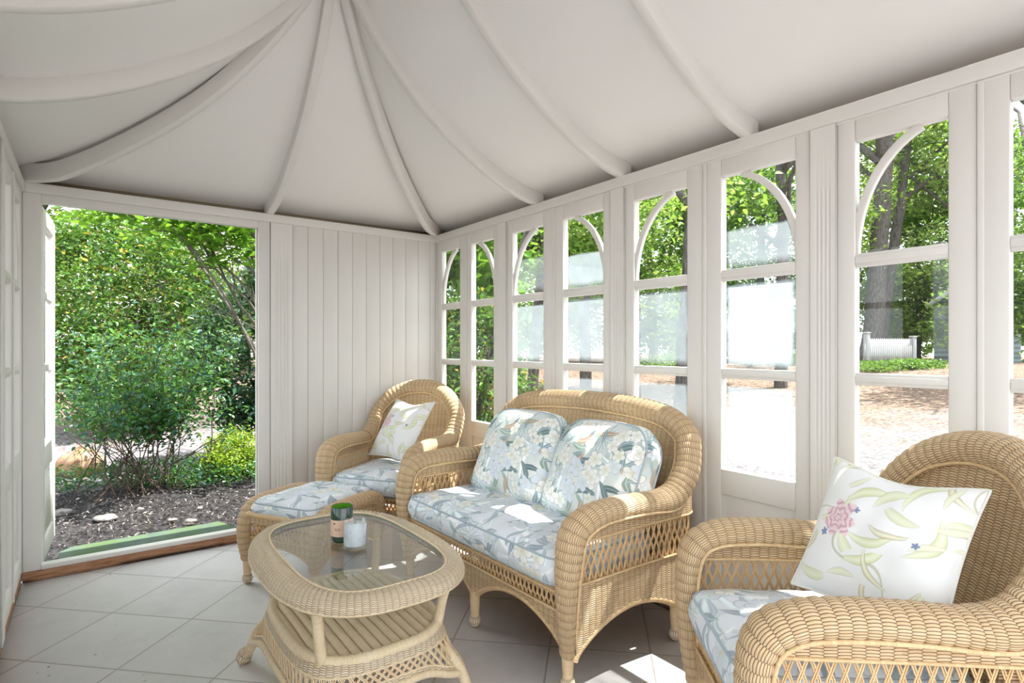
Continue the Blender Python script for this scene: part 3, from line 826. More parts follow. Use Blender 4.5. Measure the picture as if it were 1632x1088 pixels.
def box_cushion(name, hx, hy, hz, mat, pipe_mat, crown=.012, flip_uv=False, corner=.07, puff=.012, ctop=None):
    """upholstered box cushion: panels top/bottom, boxing strip, piping on both seams. ctop: extra round top corners for back cushions"""
    n = 120
    th = np.linspace(0, 2 * pi, n, endpoint=False)
    # rounded rectangle outline
    def outline(inset=0.0):
        pts = []
        cr = corner
        for (sx, sy, a0) in ((1, 1, 0), (-1, 1, pi / 2), (-1, -1, pi), (1, -1, 3 * pi / 2)):
            r = cr if (ctop is None or sy < 0) else ctop
            cx, cy = sx * (hx - r), sy * (hy - r)
            for a in np.linspace(a0, a0 + pi / 2, 10):
                pts.append((cx + (r) * cos(a), cy + (r) * sin(a)))
        pts = np.array(pts + [pts[0]])
        L = np.concatenate([[0], np.cumsum(np.linalg.norm(np.diff(pts, axis=0), axis=1))])
        s = np.linspace(0, L[-1], n, endpoint=False)
        return np.stack([np.interp(s, L, pts[:, 0]), np.interp(s, L, pts[:, 1])], -1), s
    O, S = outline()
    if ctop is not None:    # softly arched top edge
        k = O[:, 1] > 0
        O[k, 1] += .018 * np.cos(np.clip(O[k, 0] / hx, -1, 1) * pi / 2)
    mb = MB()
    rad = np.linspace(0, 1, 22)[1:]
    for sg in (1, -1):
        prof = hz + crown * 1.0 * (1 - rad ** 2.2) ** 1.0 + puff * (1 - rad ** 6) - .010 * np.clip((rad - .93) / .07, 0, 1) ** 2
        P = np.zeros((len(rad), n, 3))
        P[:, :, 0] = O[None, :, 0] * rad[:, None]; P[:, :, 1] = O[None, :, 1] * rad[:, None]; P[:, :, 2] = sg * prof[:, None]
        wr = .003 * np.sin(P[:, :, 0] * 31 + P[:, :, 1] * 17) * np.sin(P[:, :, 1] * 23 - P[:, :, 0] * 9 + 1)
        P[:, :, 2] += sg * wr
        U = np.concatenate([P[:, :, 0], P[:, :1, 0]], 1); V = np.concatenate([P[:, :, 1], P[:, :1, 1]], 1)
        if sg < 0: U = U + 1.3
        mb.grid(P, U, V, closed_v=True, flip=(sg > 0))
        # centre fan
        c = np.array([[0, 0, sg * (hz + crown + puff)]]); vv = np.vstack([P[0], c])
        tris = np.array([(i, (i + 1) % n, n) if sg > 0 else ((i + 1) % n, i, n) for i in range(n)])
        uvs = vv[tris][:, :, :2] + (0 if sg > 0 else np.array([1.3, 0]))
        mb.add(vv, tris, uvs)
    # boxing
    k = 7; t = np.linspace(-1, 1, k)
    P = np.zeros((k, n, 3)); bul = 1 + .012 / max(hx, hy) * (1 - t ** 2)
    P[:, :, 0] = O[None, :, 0] * (1 + .014 / hx * (1 - t[:, None] ** 2)); P[:, :, 1] = O[None, :, 1] * (1 + .014 / hy * (1 - t[:, None] ** 2))
    P[:, :, 2] = t[:, None] * (hz - .010)
    Lp = np.concatenate([S, [S[-1] + S[1]]])
    U = np.broadcast_to(Lp[None] + .4, (k, n + 1)); V = np.broadcast_to((t * hz)[:, None] + .7, (k, n + 1))
    mb.grid(P, U, V, closed_v=True)
    o = mb.build(name, mat)
    for sg in (1, -1):
        pm = MB()
        ring = np.c_[O, np.full(n, sg * (hz - .009))]; ring = np.vstack([ring, ring[:2]])
        pm.tube(ring, .0042, 6, caps=False)
        pm.build('piping', pipe_mat, o)
    return o

def throw_pillow(name, h, t, mat, pipe_mat, droop=0.0):
    """knife-edge square pillow in its own x (width) y (height) plane, puffed along z"""
    n = 49
    g = np.linspace(-1, 1, n)
    X, Y = np.meshgrid(g, g, indexing='ij')
    # edges pulled in between the corners
    px = X * (1 - .075 * (1 - Y ** 2)) * h; py = Y * (1 - .075 * (1 - X ** 2)) * h
    top = np.clip((Y - .4) / .6, 0, 1)
    py = py - droop * h * top * np.cos(X * pi / 2) ** 2 * .22
    H = ((1 - np.abs(X) ** 2.6) * (1 - np.abs(Y) ** 2.6)) ** .62 * t
    wr = .004 * np.sin(X * 9 + Y * 4) * np.cos(Y * 7 - X * 3) * (1 - X ** 2) * (1 - Y ** 2)
    mb = MB()
    mb.grid(np.dstack([px, py, H + wr]), px, py)
    mb.grid(np.dstack([px, py, -H * .8]), px + .9, py, flip=True)
    o = mb.build(name, mat)
    edge = np.concatenate([np.stack([px[:, 0], py[:, 0]], -1), np.stack([px[-1], py[-1]], -1)[1:], np.stack([px[::-1, -1], py[::-1, -1]], -1)[1:], np.stack([px[0, ::-1], py[0, ::-1]], -1)[1:]])
    pm = MB(); pm.tube(np.c_[edge, np.zeros(len(edge))], .004, 6, caps=False)
    pm.build('piping', pipe_mat, o)
    return o

def wicker_seat(name, hw, top, kd, fl, kz, front_arches, arch_h=.13):
    """armchair or loveseat, front faces local -y. hw half width to the arm centre line"""
    root = empty(name)
    w = hw
    half = [(w - .035, -.350, .125), (w - .022, -.368, .28), (w - .012, -.372, .45), (w - .008, -.352, .565), (w, -.285, .612), (w + .004, -.17, .622), (w + .010, -.04, .618),
            (w + .022, .08, .612), (w + .032, .17, .635), (w + .038, .235, .715), (w + .022, .275, .80)] + top
    hv = np.array(half)
    hv[:, 0] *= 1 + fl * np.clip((hv[:, 1] + .1) / .35, 0, 1) / w
    hv[:, 1] = -.37 + (hv[:, 1] + .37) * kd
    hv[:, 2] = np.where(hv[:, 2] > .63, .63 + (hv[:, 2] - .63) * kz, hv[:, 2])
    half = [tuple(r) for r in hv]
    other = [(-x, y, z) for (x, y, z) in half[::-1] if abs(x) > 1e-6]
    n = 760 if hw < .4 else 900
    C, s = catmull(half + other, n)
    # crown direction and section size
    z = C[:, 2]; y = C[:, 1]; x = C[:, 0]
    back = np.clip((y - .10) / .16, 0, 1); front = np.clip((-.27 - y) / .09, 0, 1)
    cen = np.array([0, .26, .45])
    rad = C - cen; rad[:, 1] = 0; rad /= np.linalg.norm(rad, axis=1)[:, None]
    N = back[:, None] * (rad * .8 + np.array([0, -.35, .1])) + (1 - back - front)[:, None].clip(0) * np.array([0, 0, 1.0]) + front[:, None] * np.array([0, -1.0, 0])
    down = np.clip((z - .13) / .42, 0, 1)
    onpost = front > .5
    rw = np.where(onpost, .030 + .030 * down, .058); rw = rw + (.052 - rw) * back
    rt = np.where(onpost, .026 + .016 * down, .044); rt = rt + (.048 - rt) * back
    ker = np.ones(39) / 39
    sm = lambda q: np.convolve(np.pad(q, 19, mode='edge'), ker, mode='valid')
    rw, rt = sm(rw), sm(rt); N = np.stack([sm(N[:, k]) for k in range(3)], -1)
    # the two arms and the back border as separate woven parts
    jb = np.where(y > .10)[0]; i0, i1 = jb[0], jb[-1]
    for lo_, hi_, nm in ((0, i0 + 1, 'arm'), (i0, i1 + 1, 'back_border'), (i1, n, 'arm')):
        mb = MB(); sweep_rim(mb, C[lo_:hi_], rw[lo_:hi_], rt[lo_:hi_], N[lo_:hi_])
        mb.build(nm, M_WICK, root)
    # braided edges along the roll, inside and outside
    T = np.gradient(C, axis=0); T /= np.linalg.norm(T, axis=1)[:, None]
    Nn = N - T * np.sum(N * T, axis=1)[:, None]; Nn /= np.linalg.norm(Nn, axis=1)[:, None]; Sd = np.cross(T, Nn)
    mb = MB()
    for sg in (-1, 1):
        mb.tube(C + Sd * (sg * rw * .93)[:, None] - Nn * (rt * .55)[:, None], .0055, 6)
    mb.build('braided_edge', M_BRAID, root)
    # wall below the roll: plan path from front post round the back
    k0 = np.where(y > -.345)[0]
    a0 = np.argmax((y > -.345) & (x > 0) & (z > .5)); a1 = n - 1 - np.argmax(((y > -.345) & (x < 0) & (z > .5))[::-1])
    W = C[a0:a1 + 1]
    P2 = W[:, :2]
    L = np.concatenate([[0], np.cumsum(np.linalg.norm(np.diff(P2, axis=0), axis=1))])
    # even steps in plan
    m2 = 500 if hw < .4 else 640
    sL = np.linspace(0, L[-1], m2)
    P = np.stack([np.interp(sL, L, P2[:, 0]), np.interp(sL, L, P2[:, 1])], -1); ZR = np.interp(sL, L, W[:, 2])
    NN = plan_normals(P)
    if np.mean(NN[:20, 0]) < 0: NN = -NN
    # arched lower edge: legs at both ends and at the back corners
    corner_l = sL[np.argmax(P[:, 1] > .255)]; corner_r = sL[len(P) - 1 - np.argmax((P[:, 1] > .255)[::-1])]
    def arch(sv, knots):
        out = np.full(len(sv), .125)
        for a, b in zip(knots[:-1], knots[1:]):
            k = (sv >= a) & (sv <= b); q = (sv[k] - a) / (b - a)
            out[k] = .115 + arch_h * np.clip(np.sin(pi * q), 0, 1) ** .62
        return out
    ZB_ = arch(sL, [0, corner_l, corner_r, sL[-1]])
    LZ0, LZ1 = .385, .535
    mb = MB()
    shell(mb, P, NN, LZ1, ZR - .015)
    mb.build('upper_weave', M_WICK, root)
    mb = MB(); shell(mb, P, NN, ZB_, LZ0)
    mb.build('lower_weave', M_WICK, root)
    mb = MB(); lattice(mb, P, NN, LZ0 - .004, LZ1 + .004, pitch=.031, lean=.062)
    mb.build('cane_lattice', M_STR, root)
    mb = MB()
    P3 = lambda zz, o=0: np.c_[P + NN * o, np.broadcast_to(zz, (len(P),))]
    for zz in (LZ0, LZ1):
        mb.tube(P3(zz, .012), .0045, 6); mb.tube(P3(zz, -.012), .0045, 6)
    mb.tube(P3(ZB_), .014, 8)
    mb.build('band_braid', M_BRAID, root)
    # back panel leaning from the roll down to the seat
    kb = np.where((C[:, 1] > .17) & (C[:, 2] > .60))[0]; Bk = C[kb]
    q = np.linspace(0, 1, 16)
    bot = np.stack([Bk[:, 0] * (.93 if hw < .4 else .97), np.full(len(Bk), .205) - .05 * (np.abs(Bk[:, 0]) / w) ** 4, np.full(len(Bk), .36)], -1)
    topc = Bk + np.array([0, -.014, -.01])
    G = topc[:, None] * (1 - q)[None, :, None] + bot[:, None] * q[None, :, None]
    # keep the panel's middle slightly hollow
    G[:, :, 1] += (.018 * np.sin(pi * q))[None] * (1 - (Bk[:, 0:1] / (w + .05)) ** 2)
    mb = MB()
    mb.grid(G, G[:, :, 0], G[:, :, 2]); Gb = G + np.array([0, .02, 0]); mb.grid(Gb, Gb[:, :, 0], Gb[:, :, 2], flip=True)
    mb.build('back_panel', M_WICK, root)
    # front apron
    fx = w - .045; fy = -.345
    FP = np.stack([np.linspace(-fx, fx, 200), np.full(200, fy)], -1); FN = np.tile([0, -1.0], (200, 1))
    kn = np.linspace(0, 2 * fx, front_arches + 1)
    FZ = arch(FP[:, 0] + fx, kn)
    mb = MB(); shell(mb, FP, FN, .335, .375); shell(mb, FP, FN, FZ, .27)
    mb.build('front_apron', M_WICK, root)
    mb = MB(); lattice(mb, FP, FN, .266, .339, pitch=.026, lean=.036)
    mb.build('apron_lattice', M_STR, root)
    mb = MB()
    for zz in (.27, .335, .378): mb.tube(np.c_[FP + FN * .012, np.full(200, zz)], .005, 6)
    mb.tube(np.c_[FP, FZ], .014, 8)
    mb.build('apron_braid', M_BRAID, root)
    # seat deck
    mb = MB(); mb.box(-fx, fx, fy + .01, .20, .305, .322); mb.build('seat_deck', M_WICK, root, False)
    # legs with woven ball feet
    spots = [(w - .036, -.348), (-w + .036, -.348), (w - .01, .25), (-w + .01, .25)]
    if front_arches == 2: spots.append((0, fy))
    for (lx, ly) in spots:
        mb = MB(); mb.tube([(lx, ly, .16), (lx, ly, .10), (lx, ly, .045), (lx, ly, .035)], [.024, .022, .018, .018], 14)
        lg = mb.build('leg', M_WRAP, root)
        fb = MB()
        th = np.linspace(-pi / 2, pi / 2, 12)
        fb.tube(np.c_[np.full(12, lx), np.full(12, ly), .0275 + .0275 * np.sin(th)], np.maximum(.004, .027 * np.cos(th * .92)), 16)
        fb.build('ball_foot', M_TWICK, lg)
    return root

ARM_TOP = [(.235, .315, .90), (.125, .345, .955), (0, .355, .972)]
SOFA_TOP = [(.615, .30, .88), (.50, .325, .945), (.32, .345, .972), (.12, .352, .982), (0, .354, .984)]

HWA, HWL = .296, .627
far_chair = wicker_seat('wicker_armchair', HWA, ARM_TOP, 1.034, -.02, .93, 1)
tag(far_chair, 'wicker armchair in the corner by the boarded end wall', 'armchair', 'wicker armchairs at the ends of the seating group')
far_chair.location = (1.604, 3.411, 0); far_chair.rotation_euler = (0, 0, radians(-54))
near_chair = copy_tree(far_chair)
tag(near_chair, 'wicker armchair in the right foreground, cut off by the picture edge', 'armchair', 'wicker armchairs at the ends of the seating group')
near_chair.location = (1.68, .693, 0); near_chair.rotation_euler = (0, 0, radians(-129.4))
love = wicker_seat('wicker_loveseat', HWL, SOFA_TOP, 1.06, -.01, .902, 2)
tag(love, 'two-seat wicker sofa with a long arched back under the windows', 'sofa')
love.location = (1.707, 2.11, 0); love.rotation_euler = (0, 0, radians(-88.5))

def place_on(base, o, lx, ly, lz, rx=0, ry=0, rz=0):
    """put a free-standing thing at local coordinates of the seat it rests on"""
    a = base.rotation_euler.z
    from mathutils import Matrix
    Mx = Matrix.Translation(base.location) @ Matrix.Rotation(a, 4, 'Z') @ Matrix.Translation((lx, ly, lz)) @ Matrix.Rotation(rz, 4, 'Z') @ Matrix.Rotation(ry, 4, 'Y') @ Matrix.Rotation(rx, 4, 'X')
    o.matrix_world = Mx
    o.location = Mx.to_translation(); o.rotation_euler = Mx.to_euler()

seat = box_cushion('seat_cushion', .238, .275, .052, M_FLORAL_SEAT, M_PIPE)
tag(seat, 'floral seat cushion on the corner armchair', 'cushion', 'floral seat cushions')
place_on(far_chair, seat, 0, -.105, .408)
seat2 = copy_tree(seat); tag(seat2, 'floral seat cushion on the foreground armchair, slate piping along its edge', 'cushion', 'floral seat cushions')
place_on(near_chair, seat2, 0, -.105, .408)
seat3 = box_cushion('seat_cushion', HWL - .055, .275, .056, M_FLORAL_SEAT, M_PIPE)
tag(seat3, 'long floral seat cushion on the two-seat sofa', 'cushion', 'floral seat cushions')
place_on(love, seat3, 0, -.105, .412)
bc = box_cushion('back_cushion', .268, .218, .058, M_FLORAL_BACK, M_PIPE, crown=.055, corner=.05, ctop=.11)
tag(bc, 'floral back cushion on the end of the sofa nearer the end wall', 'cushion', 'floral back cushions on the sofa')
place_on(love, bc, -.225, .105, .66, rx=radians(65), rz=radians(4))
bc2 = copy_tree(bc); tag(bc2, 'floral back cushion on the end of the sofa nearer the foreground', 'cushion', 'floral back cushions on the sofa')
place_on(love, bc2, .325, .10, .66, rx=radians(65), ry=radians(-1), rz=radians(-3))
tp = throw_pillow('throw_pillow', .212, .07, M_BOTAN, M_PIPE2, .5)
tag(tp, 'white pillow with pink flower and green leaves on the foreground armchair', 'pillow', 'white botanical throw pillows')
place_on(near_chair, tp, .01, .075, .70, rx=radians(63), ry=radians(1.5), rz=radians(28))
tp2 = copy_tree(tp); tag(tp2, 'white leaf-print pillow leaning in the corner armchair', 'pillow', 'white botanical throw pillows')
tp.scale = (.96, .96, .96); tp2.scale = (1.08, 1.05, 1.05)
place_on(far_chair, tp2, 0.012, .045, .69, rx=radians(57), ry=radians(-1), rz=radians(-26))

# ---- ottoman
def make_ottoman():
    root = empty('wicker_ottoman')
    w = .235; dpt = .255
    half = []
    for sg in (1, -1):
        C, s = catmull([(sg * (w - .01), -dpt + .005, .125), (sg * w, -dpt - .005, .25), (sg * (w + .006), -dpt + .02, .345), (sg * (w + .01), -dpt + .085, .395), (sg * (w + .01), 0, .402),
                        (sg * (w + .01), dpt - .085, .395), (sg * (w + .006), dpt - .02, .345), (sg * w, dpt + .005, .25), (sg * (w - .01), dpt - .005, .125)], 170)
        N = np.stack([np.zeros(170), np.where(C[:, 2] < .38, np.sign(C[:, 1]), C[:, 1] / dpt * .6), np.where(C[:, 2] < .30, .0, 1.0)], -1)
        ker = np.ones(15) / 15; N = np.stack([np.convolve(np.pad(N[:, k], 7, mode='edge'), ker, mode='valid') for k in range(3)], -1)
        q = np.clip((C[:, 2] - .12) / .25, 0, 1)
        mb = MB(); sweep_rim(mb, C, .026 + .019 * q, .024 + .012 * q, N); mb.build('side_roll', M_WICK, root)
        yy = np.linspace(-dpt + .02, dpt - .02, 60); P = np.stack([np.full(60, sg * w), yy], -1); NN = np.tile([float(sg), 0.], (60, 1))
        zb = .115 + .09 * np.clip(np.sin(pi * (yy + dpt - .02) / (2 * dpt - .04)), 0, 1) ** .6
        mb = MB(); shell(mb, P, NN, .30, .385); shell(mb, P, NN, zb, .235); mb.build('side_weave', M_WICK, root)
        mb = MB(); lattice(mb, P, NN, .232, .303, pitch=.026, lean=.036); mb.build('side_lattice', M_STR, root)
        mb = MB()
        for zz in (.235, .30): mb.tube(np.c_[P + NN * .012, np.full(60, zz)], .0045, 6)
        mb.tube(np.c_[P, zb], .012, 8); mb.build('side_braid', M_BRAID, root)
    for sg in (1, -1):
        xx = np.linspace(-w + .01, w - .01, 60); P = np.stack([xx, np.full(60, sg * (dpt - .015))], -1); NN = np.tile([0., float(sg)], (60, 1))
        zb = .115 + .10 * np.clip(np.sin(pi * (xx + w - .01) / (2 * w - .02)), 0, 1) ** .6
        mb = MB(); shell(mb, P, NN, .315, .365); shell(mb, P, NN, zb, .245); mb.build('front_weave', M_WICK, root)
        mb = MB(); lattice(mb, P, NN, .242, .318, pitch=.026, lean=.036); mb.build('front_lattice', M_STR, root)
        mb = MB(); mb.tube(np.c_[P + NN * .004, np.full(60, .362)], .016, 8)
        mb.tube(np.c_[P + NN * .012, np.full(60, .247)], .0045, 6); mb.tube(np.c_[P, zb], .012, 8); mb.build('front_braid', M_BRAID, root)
    mb = MB(); mb.box(-w, w, -dpt + .02, dpt - .02, .325, .345); mb.build('seat_deck', M_WICK, root, False)
    for sx in (1, -1):
        for sy in (1, -1):
            lx, ly = sx * (w - .01), sy * (dpt - .01)
            mb = MB(); mb.tube([(lx, ly, .16), (lx, ly, .08), (lx, ly, .04)], [.024, .021, .018], 12); lg = mb.build('leg', M_WRAP, root)
            fb = MB(); th = np.linspace(-pi / 2, pi / 2, 12)
            fb.tube(np.c_[np.full(12, lx), np.full(12, ly), .0275 + .0275 * np.sin(th)], np.maximum(.004, .026 * np.cos(th * .92)), 14); fb.build('ball_foot', M_TWICK, lg)
    return root
ott = make_ottoman()
tag(ott, 'wicker footstool in front of the corner armchair', 'ottoman')
ott.location = (.985, 3.12, 0); ott.rotation_euler = (0, 0, radians(-60))
oc = box_cushion('footstool_cushion', .205, .245, .038, M_FLORAL_SEAT, M_PIPE, corner=.05)
tag(oc, 'floral cushion lying on the wicker footstool', 'cushion')
place_on(ott, oc, 0, 0, .392)

# ---- coffee table
def table_outline(a, b, n=220, p=3.0, bulge=0.0):
    th = np.linspace(0, 2 * pi, n, endpoint=False)
    f = lambda w: np.sign(w) * np.abs(w) ** (2 / p)
    return np.stack([a * f(np.cos(th)), b * f(np.sin(th))], -1)
def resample_closed(P, n):
    Q = np.vstack([P, P[:1]]); L = np.concatenate([[0], np.cumsum(np.linalg.norm(np.diff(Q, axis=0), axis=1))])
    s = np.linspace(0, L[-1], n, endpoint=False)
    return np.stack([np.interp(s, L, Q[:, 0]), np.interp(s, L, Q[:, 1])], -1), s, L[-1]
def make_table():
    root = empty('coffee_table')
    n = 900
    inner, _, _ = resample_closed(table_outline(.238, .412, p=3.4), n)
    outer, S, LL = resample_closed(table_outline(.325, .482, p=2.7), n)
    # rim: cross-section points from glass edge over the crown to the underside
    t = np.array([0, .0, .12, .35, .6, .82, .95, 1.0, .97, .85, .6, .3, .1])
    zz = np.array([-.018, -.003, .004, .006, .004, -.006, -.018, -.030, -.040, -.046, -.042, -.034, -.028]) + .500
    P = np.zeros((n, len(t), 3))
    # match points by angle
    def by_angle(Pp):
        a = np.arctan2(Pp[:, 1] / .5, Pp[:, 0] / .3); return a
    ang = by_angle(outer); ai = by_angle(inner); o_ = np.argsort(ai)
    inn = np.stack([np.interp(ang, ai[o_], inner[o_, k], period=2 * pi) for k in (0, 1)], -1)
    for j, (tt, z_) in enumerate(zip(t, zz)):
        ribs = .0042 * (np.abs(np.sin(pi * S / .022)) ** .7 - .6)
        P[:, j, :2] = inn * (1 - tt) + outer * tt; P[:, j, 2] = z_ + (ribs if 2 <= j <= 9 else 0)
    d = np.concatenate([[0], np.cumsum(np.hypot(np.diff(t) * .105, np.diff(zz)))])
    U = np.r_[S, LL]; mb = MB()
    PP = np.concatenate([P, P[:1]], 0)
    mb.grid(PP, np.broadcast_to(U[:, None], (n + 1, len(t))), np.broadcast_to(d[None], (n + 1, len(t))), flip=True)
    mb.build('woven_rim', M_TWICK, root)
    mb = MB(); mb.tube(np.c_[np.vstack([outer, outer[:2]]) * .985, np.full(n + 2, .459)], .006, 6, caps=False)
    mb.tube(np.c_[np.vstack([inn, inn[:2]]) * 1.012, np.full(n + 2, .503)], .0045, 6, caps=False)
    mb.build('rim_braid', M_TWRAP, root)
    # glass top lying in the rim
    g2 = inn * .995; mb = MB()
    top = np.c_[g2, np.full(n, .501)]; cen = np.array([[0, 0, .501]])
    mb.add(np.vstack([top, cen]), [(i, (i + 1) % n, n) for i in range(n)])
    gl = mb.build('glass_top', M_TGLASS, root, False)
    mb = MB(); mb.grid(np.stack([np.c_[np.vstack([g2, g2[:1]]), np.full(n + 1, .493)], np.c_[np.vstack([g2, g2[:1]]), np.full(n + 1, .5005)]], 1))
    e = mb.build('glass_edge', M_GEDGE, gl, False); e['label'] = 'dark green polished edge'
    # posts
    for sx in (1, -1):
        for sy in (1, -1):
            mb = MB(); mb.tube([(sx * .20, sy * .27, .245), (sx * .215, sy * .285, .35), (sx * .232, sy * .315, .46)], .017, 14); mb.build('post', M_TWRAP, root)
    # lower shelf: wrapped poles side by side inside a bound border
    sh, _, _ = resample_closed(table_outline(.245, .335, p=3.2), 200)
    mb = MB(); mb.tube(np.c_[np.vstack([sh, sh[:2]]), np.full(202, .262)], .019, 10, caps=False); mb.build('shelf_border', M_TWRAP, root)
    mb = MB()
    for k in range(15):
        yk = -.231 + k * .033
        c = (1 - (abs(yk) / .25) ** 3.2); xk = .33 * max(c, 0) ** (1 / 3.2)
        if xk > .05: mb.tube(np.c_[np.full(12, yk), np.linspace(-xk, xk, 12), .262 - .004 * np.linspace(-1, 1, 12) ** 2], .0165, 12)
    mb.build('shelf_slats', M_TWRAP, root)
    # flared skirt under the shelf with lattice between the legs
    m_ = 240; sk, S2, L2 = resample_closed(table_outline(.262, .352, p=3.2, n=240), m_)
    sk = np.vstack([sk, sk[:1]]); S2 = np.r_[S2, L2]
    T = np.gradient(sk, axis=0); NNs = np.stack([T[:, 1], -T[:, 0]], -1); NNs /= np.linalg.norm(NNs, axis=1)[:, None]
    cang = np.arctan2(np.abs(sk[:, 1]) / .352, np.abs(sk[:, 0]) / .262)      # pi/4 at the corners
    cw = np.exp(-((cang - pi / 4) / .24) ** 2)
    flare = lambda z: .075 * ((.262 - z) / .16) ** 1.3
    def ring(z):
        z = np.array(np.broadcast_to(z, (len(sk),))); return np.c_[sk + NNs * flare(np.minimum(z, .262))[:, None] * (0.35 + .65 * cw)[:, None], z]
    zlow = .165 - .055 * cw
    mb = MB()
    def band(z0, z1, k=5):
        z0 = np.broadcast_to(z0, (len(sk),)); z1 = np.broadcast_to(z1, (len(sk),))
        R = np.stack([ring(z0 + (z1 - z0) * q) for q in np.linspace(0, 1, k)], 1)
        mb.grid(R, np.broadcast_to(S2[:, None], (len(sk), k)), R[:, :, 2])
        R2 = R.copy(); R2[:, :, :2] *= .985; mb.grid(R2, np.broadcast_to(S2[:, None], (len(sk), k)), R[:, :, 2], flip=True)
    band(.222, .262)
    band(zlow, zlow + .022)
    mb.build('skirt_weave', M_TWICK, root)
    mb = MB()
    for sg in (-1, 1):
        s = 0.0
        while s < L2:
            for dd in (-.003, .003):
                q = np.linspace(0, 1, 5); ss = (s + dd + sg * .045 * (q - .5)) % L2
                zl = np.interp(ss, S2, zlow)
                zq = .226 + (zl + .018 - .226) * q
                x_ = np.interp(ss, S2, sk[:, 0]); y_ = np.interp(ss, S2, sk[:, 1]); nx = np.interp(ss, S2, NNs[:, 0]); ny = np.interp(ss, S2, NNs[:, 1]); c_ = np.interp(ss, S2, cw)
                fl = flare(zq) * (.35 + .65 * c_) + sg * .0015
                pts = np.c_[x_ + nx * fl, y_ + ny * fl, zq]
                if np.max(np.linalg.norm(np.diff(pts, axis=0), axis=1)) < .08: mb.tube(pts, .0021, 5, caps=False)
            s += L2 / 78
    mb.build('skirt_lattice', M_TSTR, root)
    mb = MB(); R = ring(zlow - .004); mb.tube(np.vstack([R, R[1:2]]), .012, 8, caps=False)
    R = ring(.226); mb.tube(np.vstack([R, R[1:2]]), .004, 6, caps=False); R = ring(zlow + .020); mb.tube(np.vstack([R, R[1:2]]), .004, 6, caps=False)
    mb.build('skirt_hoop', M_TWRAP, root)
    for sx in (1, -1):
        for sy in (1, -1):
            mb = MB(); pth = catmull([(sx * .205, sy * .285, .19), (sx * .250, sy * .330, .125), (sx * .272, sy * .355, .06), (sx * .284, sy * .368, .035)], 14)[0]
            mb.tube(pth, np.linspace(.024, .017, 14), 14); lg = mb.build('leg', M_TWRAP, root)
            fb = MB(); th = np.linspace(-pi / 2, pi / 2, 12); lx, ly = sx * .290, sy * .374
            fb.tube(np.c_[lx - sx * .012 * np.sin(th), ly - sy * .012 * np.sin(th), .028 + .028 * np.sin(th)], np.maximum(.004, .029 * np.cos(th * .9)), 14); fb.build('ball_foot', M_TWICK, lg)
    return root
table = make_table()
tag(table, 'pale wicker coffee table with an inset glass top and lower shelf', 'coffee table')
table.location = (.775, 2.02, 0); table.rotation_euler = (0, 0, 0)

# ---- the two glass candle jars on the table
def lathe(mb, prof, n=40):
    prof = np.asarray(prof, float); a = np.linspace(0, 2 * pi, n, endpoint=False)
    P = np.stack([prof[:, 0:1] * np.cos(a)[None], prof[:, 0:1] * np.sin(a)[None], np.broadcast_to(prof[:, 1:2], (len(prof), n))], -1)
    U = np.broadcast_to(np.linspace(0, 1, n + 1)[None], (len(prof), n + 1)); V = np.broadcast_to(prof[:, 1:2], (len(prof), n + 1))
    mb.grid(P, U, V, closed_v=True)
def mat_solidglass(name, col, rough=0.02, alpha=0.5, body=None):
    t = NT(name)
    tr = t.n('ShaderNodeBsdfTransparent'); tr.inputs[0].default_value = (*col, 1)
    gl = t.n('ShaderNodeBsdfGlossy'); gl.inputs['Roughness'].default_value = rough
    fr = t.n('ShaderNodeFresnel'); fr.inputs[0].default_value = 1.5
    s = t.mixs(t.math('MINIMUM', t.math('ADD', t.math('MULTIPLY', fr.outputs[0], .7), .02), .30), tr.outputs[0], gl.outputs[0])
    if body:
        d = t.n('ShaderNodeBsdfDiffuse'); d.inputs[0].default_value = (*body, 1); s = t.mixs(alpha, s, d.outputs[0])
    return t.done(s)
TZ = .5015
jar = empty('candle_jar', (.762, 2.092, TZ)); tag(jar, 'dark green cut-bottle candle jar with a peach label on the glass table', 'candle jar')
mb = MB(); lathe(mb, [(0, .0), (.030, .0), (.0375, .004), (.040, .012), (.040, .130), (.0385, .132), (.037, .130), (.037, .014), (.02, .009), (0, .009)])
mb.build('green_glass', mat_plain('dark_green_glass', (0.012, 0.045, 0.03), .06, .8), jar)
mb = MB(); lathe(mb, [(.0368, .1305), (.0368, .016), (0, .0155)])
q = mb.build('inner_wall', mat_plain('lit_green_glass', (0.10, 0.30, 0.02), .1, .6), jar); q['label'] = 'inside of the jar, coloured bright green as if lit'  # brighter green than the outside, light painted into the inner glass
mb = MB(); a = np.linspace(radians(150), radians(330), 30)
Pl = np.stack([np.stack([.0406 * np.cos(a), .0406 * np.sin(a), np.full(30, z)], -1) for z in (.026, .087)], 1); mb.grid(Pl)
M_LABEL = mat_plain('peach_paper', (0.72, 0.50, 0.38), .7, .2)
lb = mb.build('paper_label', M_LABEL, jar); lb['label'] = 'peach paper label'
M_INK = mat_plain('label_ink', (0.10, 0.08, 0.07), .7, .1)
def label_text(txt, size, parent, z, ang, rad, mat, name='lettering'):
    cu = bpy.data.curves.new(name, 'FONT'); cu.body = txt; cu.size = size; cu.align_x = 'CENTER'; cu.extrude = .0001
    o = bpy.data.objects.new(name, cu); COL.objects.link(o)
    dg = bpy.context.evaluated_depsgraph_get(); me = bpy.data.meshes.new_from_object(o.evaluated_get(dg))
    bpy.data.objects.remove(o)
    for v in me.vertices:   # wrap round the jar
        p = ang + v.co.x / rad; r = rad + v.co.z
        v.co = (r * cos(p), r * sin(p), z + v.co.y)
    me.materials.clear(); me.materials.append(mat)
    q = bpy.data.objects.new(name, me); COL.objects.link(q); q.parent = parent
    return q
mb = MB(); a = radians(208)
